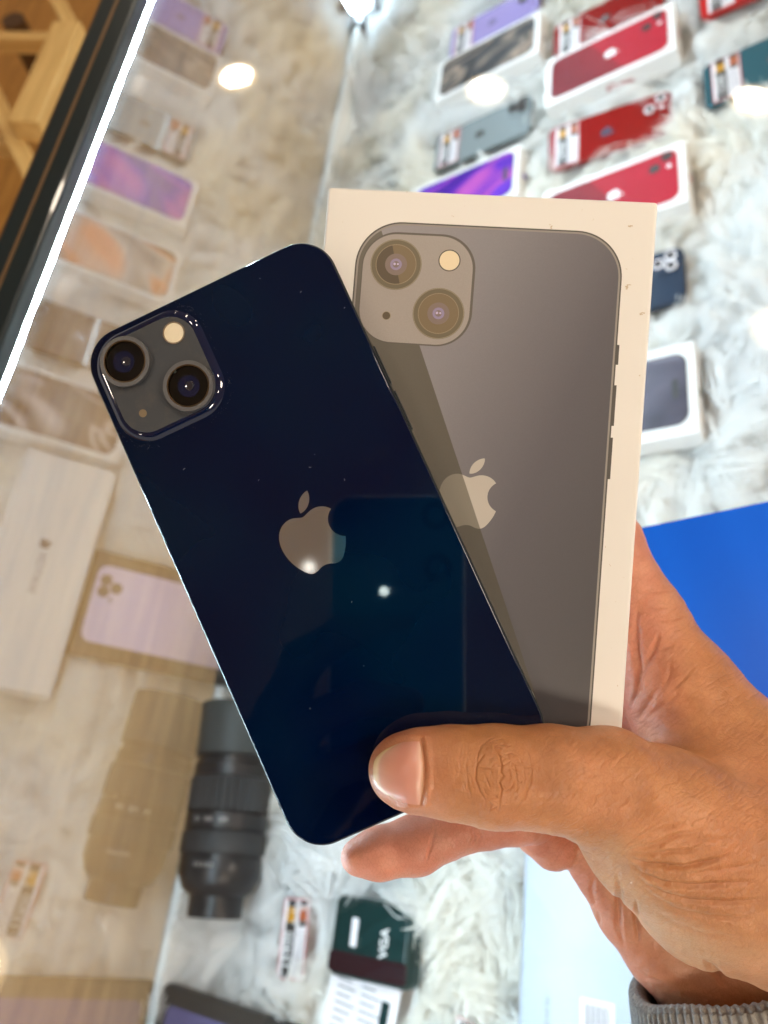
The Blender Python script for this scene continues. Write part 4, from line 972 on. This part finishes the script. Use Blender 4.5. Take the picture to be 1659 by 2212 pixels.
n = N(m_nail); A1 = n.new('ShaderNodeAttribute', attribute_name='along').outputs['Fac']; A2 = n.new('ShaderNodeAttribute', attribute_name='across').outputs['Fac']
tipf = n.math('SUBTRACT', A1, n.math('MULTIPLY', n.math('POWER', A2, 4.), .10))
n.link(n.ramp(tipf, [(.0, (.66, .44, .22)), (.075, (.72, .50, .29)), (.13, (.64, .33, .235)), (.5, (.64, .275, .20)), (.84, (.64, .30, .23)), (.94, (.72, .45, .35)), (1., (.55, .28, .16))]), n.b.inputs['Base Color'])
cc = n.mapping(n.coord(), (60, 1400, 1)); n.link(n.bump(n.noise(cc, 1, 2), .08, .0003), n.b.inputs['Normal'])
n.b.inputs['Subsurface Weight'].default_value = .2; n.b.inputs['Subsurface Scale'].default_value = .001
obj('thumb_nail', nm, m_nail, hand)

# ribbed sleeve
C = [Pm(1648, 2095, 237), Pm(1700, 2290, 230), Pm(1830, 2480, 220), Pm(2150, 2680, 205), Pm(2700, 2850, 185), Pm(3600, 2950, 150)]
C = [Vector([float(q) for q in c_]) for c_ in C]; vs = []; fs = []; RIB = 92; NS = RIB * 6; rows = 60
def spl(t):
    t = t * (len(C) - 1); i = min(int(t), len(C) - 2); u = t - i; p0 = C[max(i - 1, 0)]; p1 = C[i]; p2 = C[i + 1]; p3 = C[min(i + 2, len(C) - 1)]
    return .5 * ((2 * p1) + (p2 - p0) * u + (2 * p0 - 5 * p1 + 4 * p2 - p3) * u * u + (-p0 + 3 * p1 - 3 * p2 + p3) * u ** 3)
def sleeve_frame(t):
    c0_ = spl(t); d = (spl(min(1, t + .01)) - spl(max(0, t - .01))).normalized()
    if t < .2: d = (d * (t / .2) + Vector((.20, -.96, .16)).normalized() * (1 - t / .2)).normalized()
    zc = Vector((0, 0, 1)); zc = (zc - d * zc.dot(d)).normalized(); xc = d.cross(zc).normalized(); return c0_, d, xc, zc
def sring(t, off, ribs, ts=0.):
    c0_, d, xc, zc = sleeve_frame(t); out = []
    for k in range(NS):
        a = 2 * math.pi * k / NS; rb = .62 * math.cos(RIB * a) if ribs else 0
        ra = 40.5 + off + rb + 5 * t; rbz = 23.5 + off + rb + 9 * t
        wv_ = 1.1 * math.sin(3 * a + 1.3) + .5 * math.sin(7 * a)
        p_ = c0_ + xc * (ra * math.cos(a)) + zc * (rbz * math.sin(a)) + d * (wv_ * (1 - t) + ts); out.append(p_)
    return out
RG = []
for i in range(5): RG.append(sring(0, -3.2 + .0, True, 14 - i * 3.4))
RG.append(sring(0, -2.6, True, -.4)); RG.append(sring(0, -1.2, True, -1.4)); RG.append(sring(0, .3, True, -.9)); RG.append(sring(0, .8, True, .4))
for i in range(rows): RG.append(sring(.004 + (i / (rows - 1)) ** 1.5 * .99, .8, True))
for r_ in RG: vs += [(p_.x / 1000, p_.y / 1000, p_.z / 1000) for p_ in r_]
for i in range(len(RG) - 1):
    for k in range(NS): fs.append((i * NS + k, (i + 1) * NS + k, (i + 1) * NS + (k + 1) % NS, i * NS + (k + 1) % NS))
sm_ = mesh('sleeve', vs, fs, True)
m_knit = mat('grey_heather_knit', (.3, .29, .27), .9, sheen=.4)
n = N(m_knit); c = n.coord(); f1 = n.noise(n.mapping(c, (1, .5, 1)), 1500, 4, .8); f2_ = n.noise(c, 300, 3, .7)
n.link(n.mix(.5, n.ramp(f1, [(.3, (.14, .15, .16)), (.5, (.31, .31, .31)), (.7, (.55, .53, .48))]), n.ramp(f2_, [(.35, (.24, .26, .28)), (.65, (.42, .40, .35))])), n.b.inputs['Base Color'])
n.link(n.bump(n.noise(c, 2300, 3, .8), .8, .0007), n.b.inputs['Normal'])
obj('sleeve', sm_, m_knit, pe)

# ------------------------------------------------------------------ the photographer's own phone, seen only mirrored in the glossy back
m_teal = mat('teal_phone_back', (.030, .18, .26), .35, coat=.2)
cp = thing('camera_phone', "photographer's teal smartphone, mirrored as a dark rounded rectangle in the held phone's back", 'smartphone', None,
           CAMM @ Matrix.Rotation(math.radians(0), 4, 'Z'))
obj('frame', slab_me(.0715, .1467, .0115, .0030, .0104, .001, 2, cx=-.0215, cy=-.0500), mat('camera_phone_frame', (.35, .27, .20), .12, metal=1.), cp)
rg = obj('pale_edge_ring', slab_ring(.0715, .1467, .0115, .0013, .0016, .0032), mat('edge_glint_paint', (.85, .80, .70), .35, metal=.2), cp, loc=(-.0215, -.0500, 0))  # pale ring added as a bright line, standing for a lamp glint
obj('back_panel', slab_me(.0690, .1440, .0110, .0024, .0030, cx=-.0215, cy=-.0500), m_teal, cp)
obj('added_glow_dot', disc_me(.0024, .0016, .0023, 24, -.028, -.027), mat('added_dot_glow', (1, 1, 1), .5, emit=(.85, 1., .95), estr=16), cp)  # made-up glowing dot, gives a bright spot in the mirrored view
for x, y in ((-.001, .0125), (.0, -.0135)):
    obj('camera_lens', ring_me(.0042, .0075, .0018, .0024, 32, x, y if y > 0 else -.0145), m_black, cp)

rgt = [o for o in pe.children]
m_dsk = mat('shaded_hand_dark', (.022, .016, .018), .8)  # hand and sleeve copies toned dark, shade put into the colour
ph2 = thing('person', "photographer's hand toned shade-dark, steadying the camera phone, mirrored in the held phone", 'person', None,
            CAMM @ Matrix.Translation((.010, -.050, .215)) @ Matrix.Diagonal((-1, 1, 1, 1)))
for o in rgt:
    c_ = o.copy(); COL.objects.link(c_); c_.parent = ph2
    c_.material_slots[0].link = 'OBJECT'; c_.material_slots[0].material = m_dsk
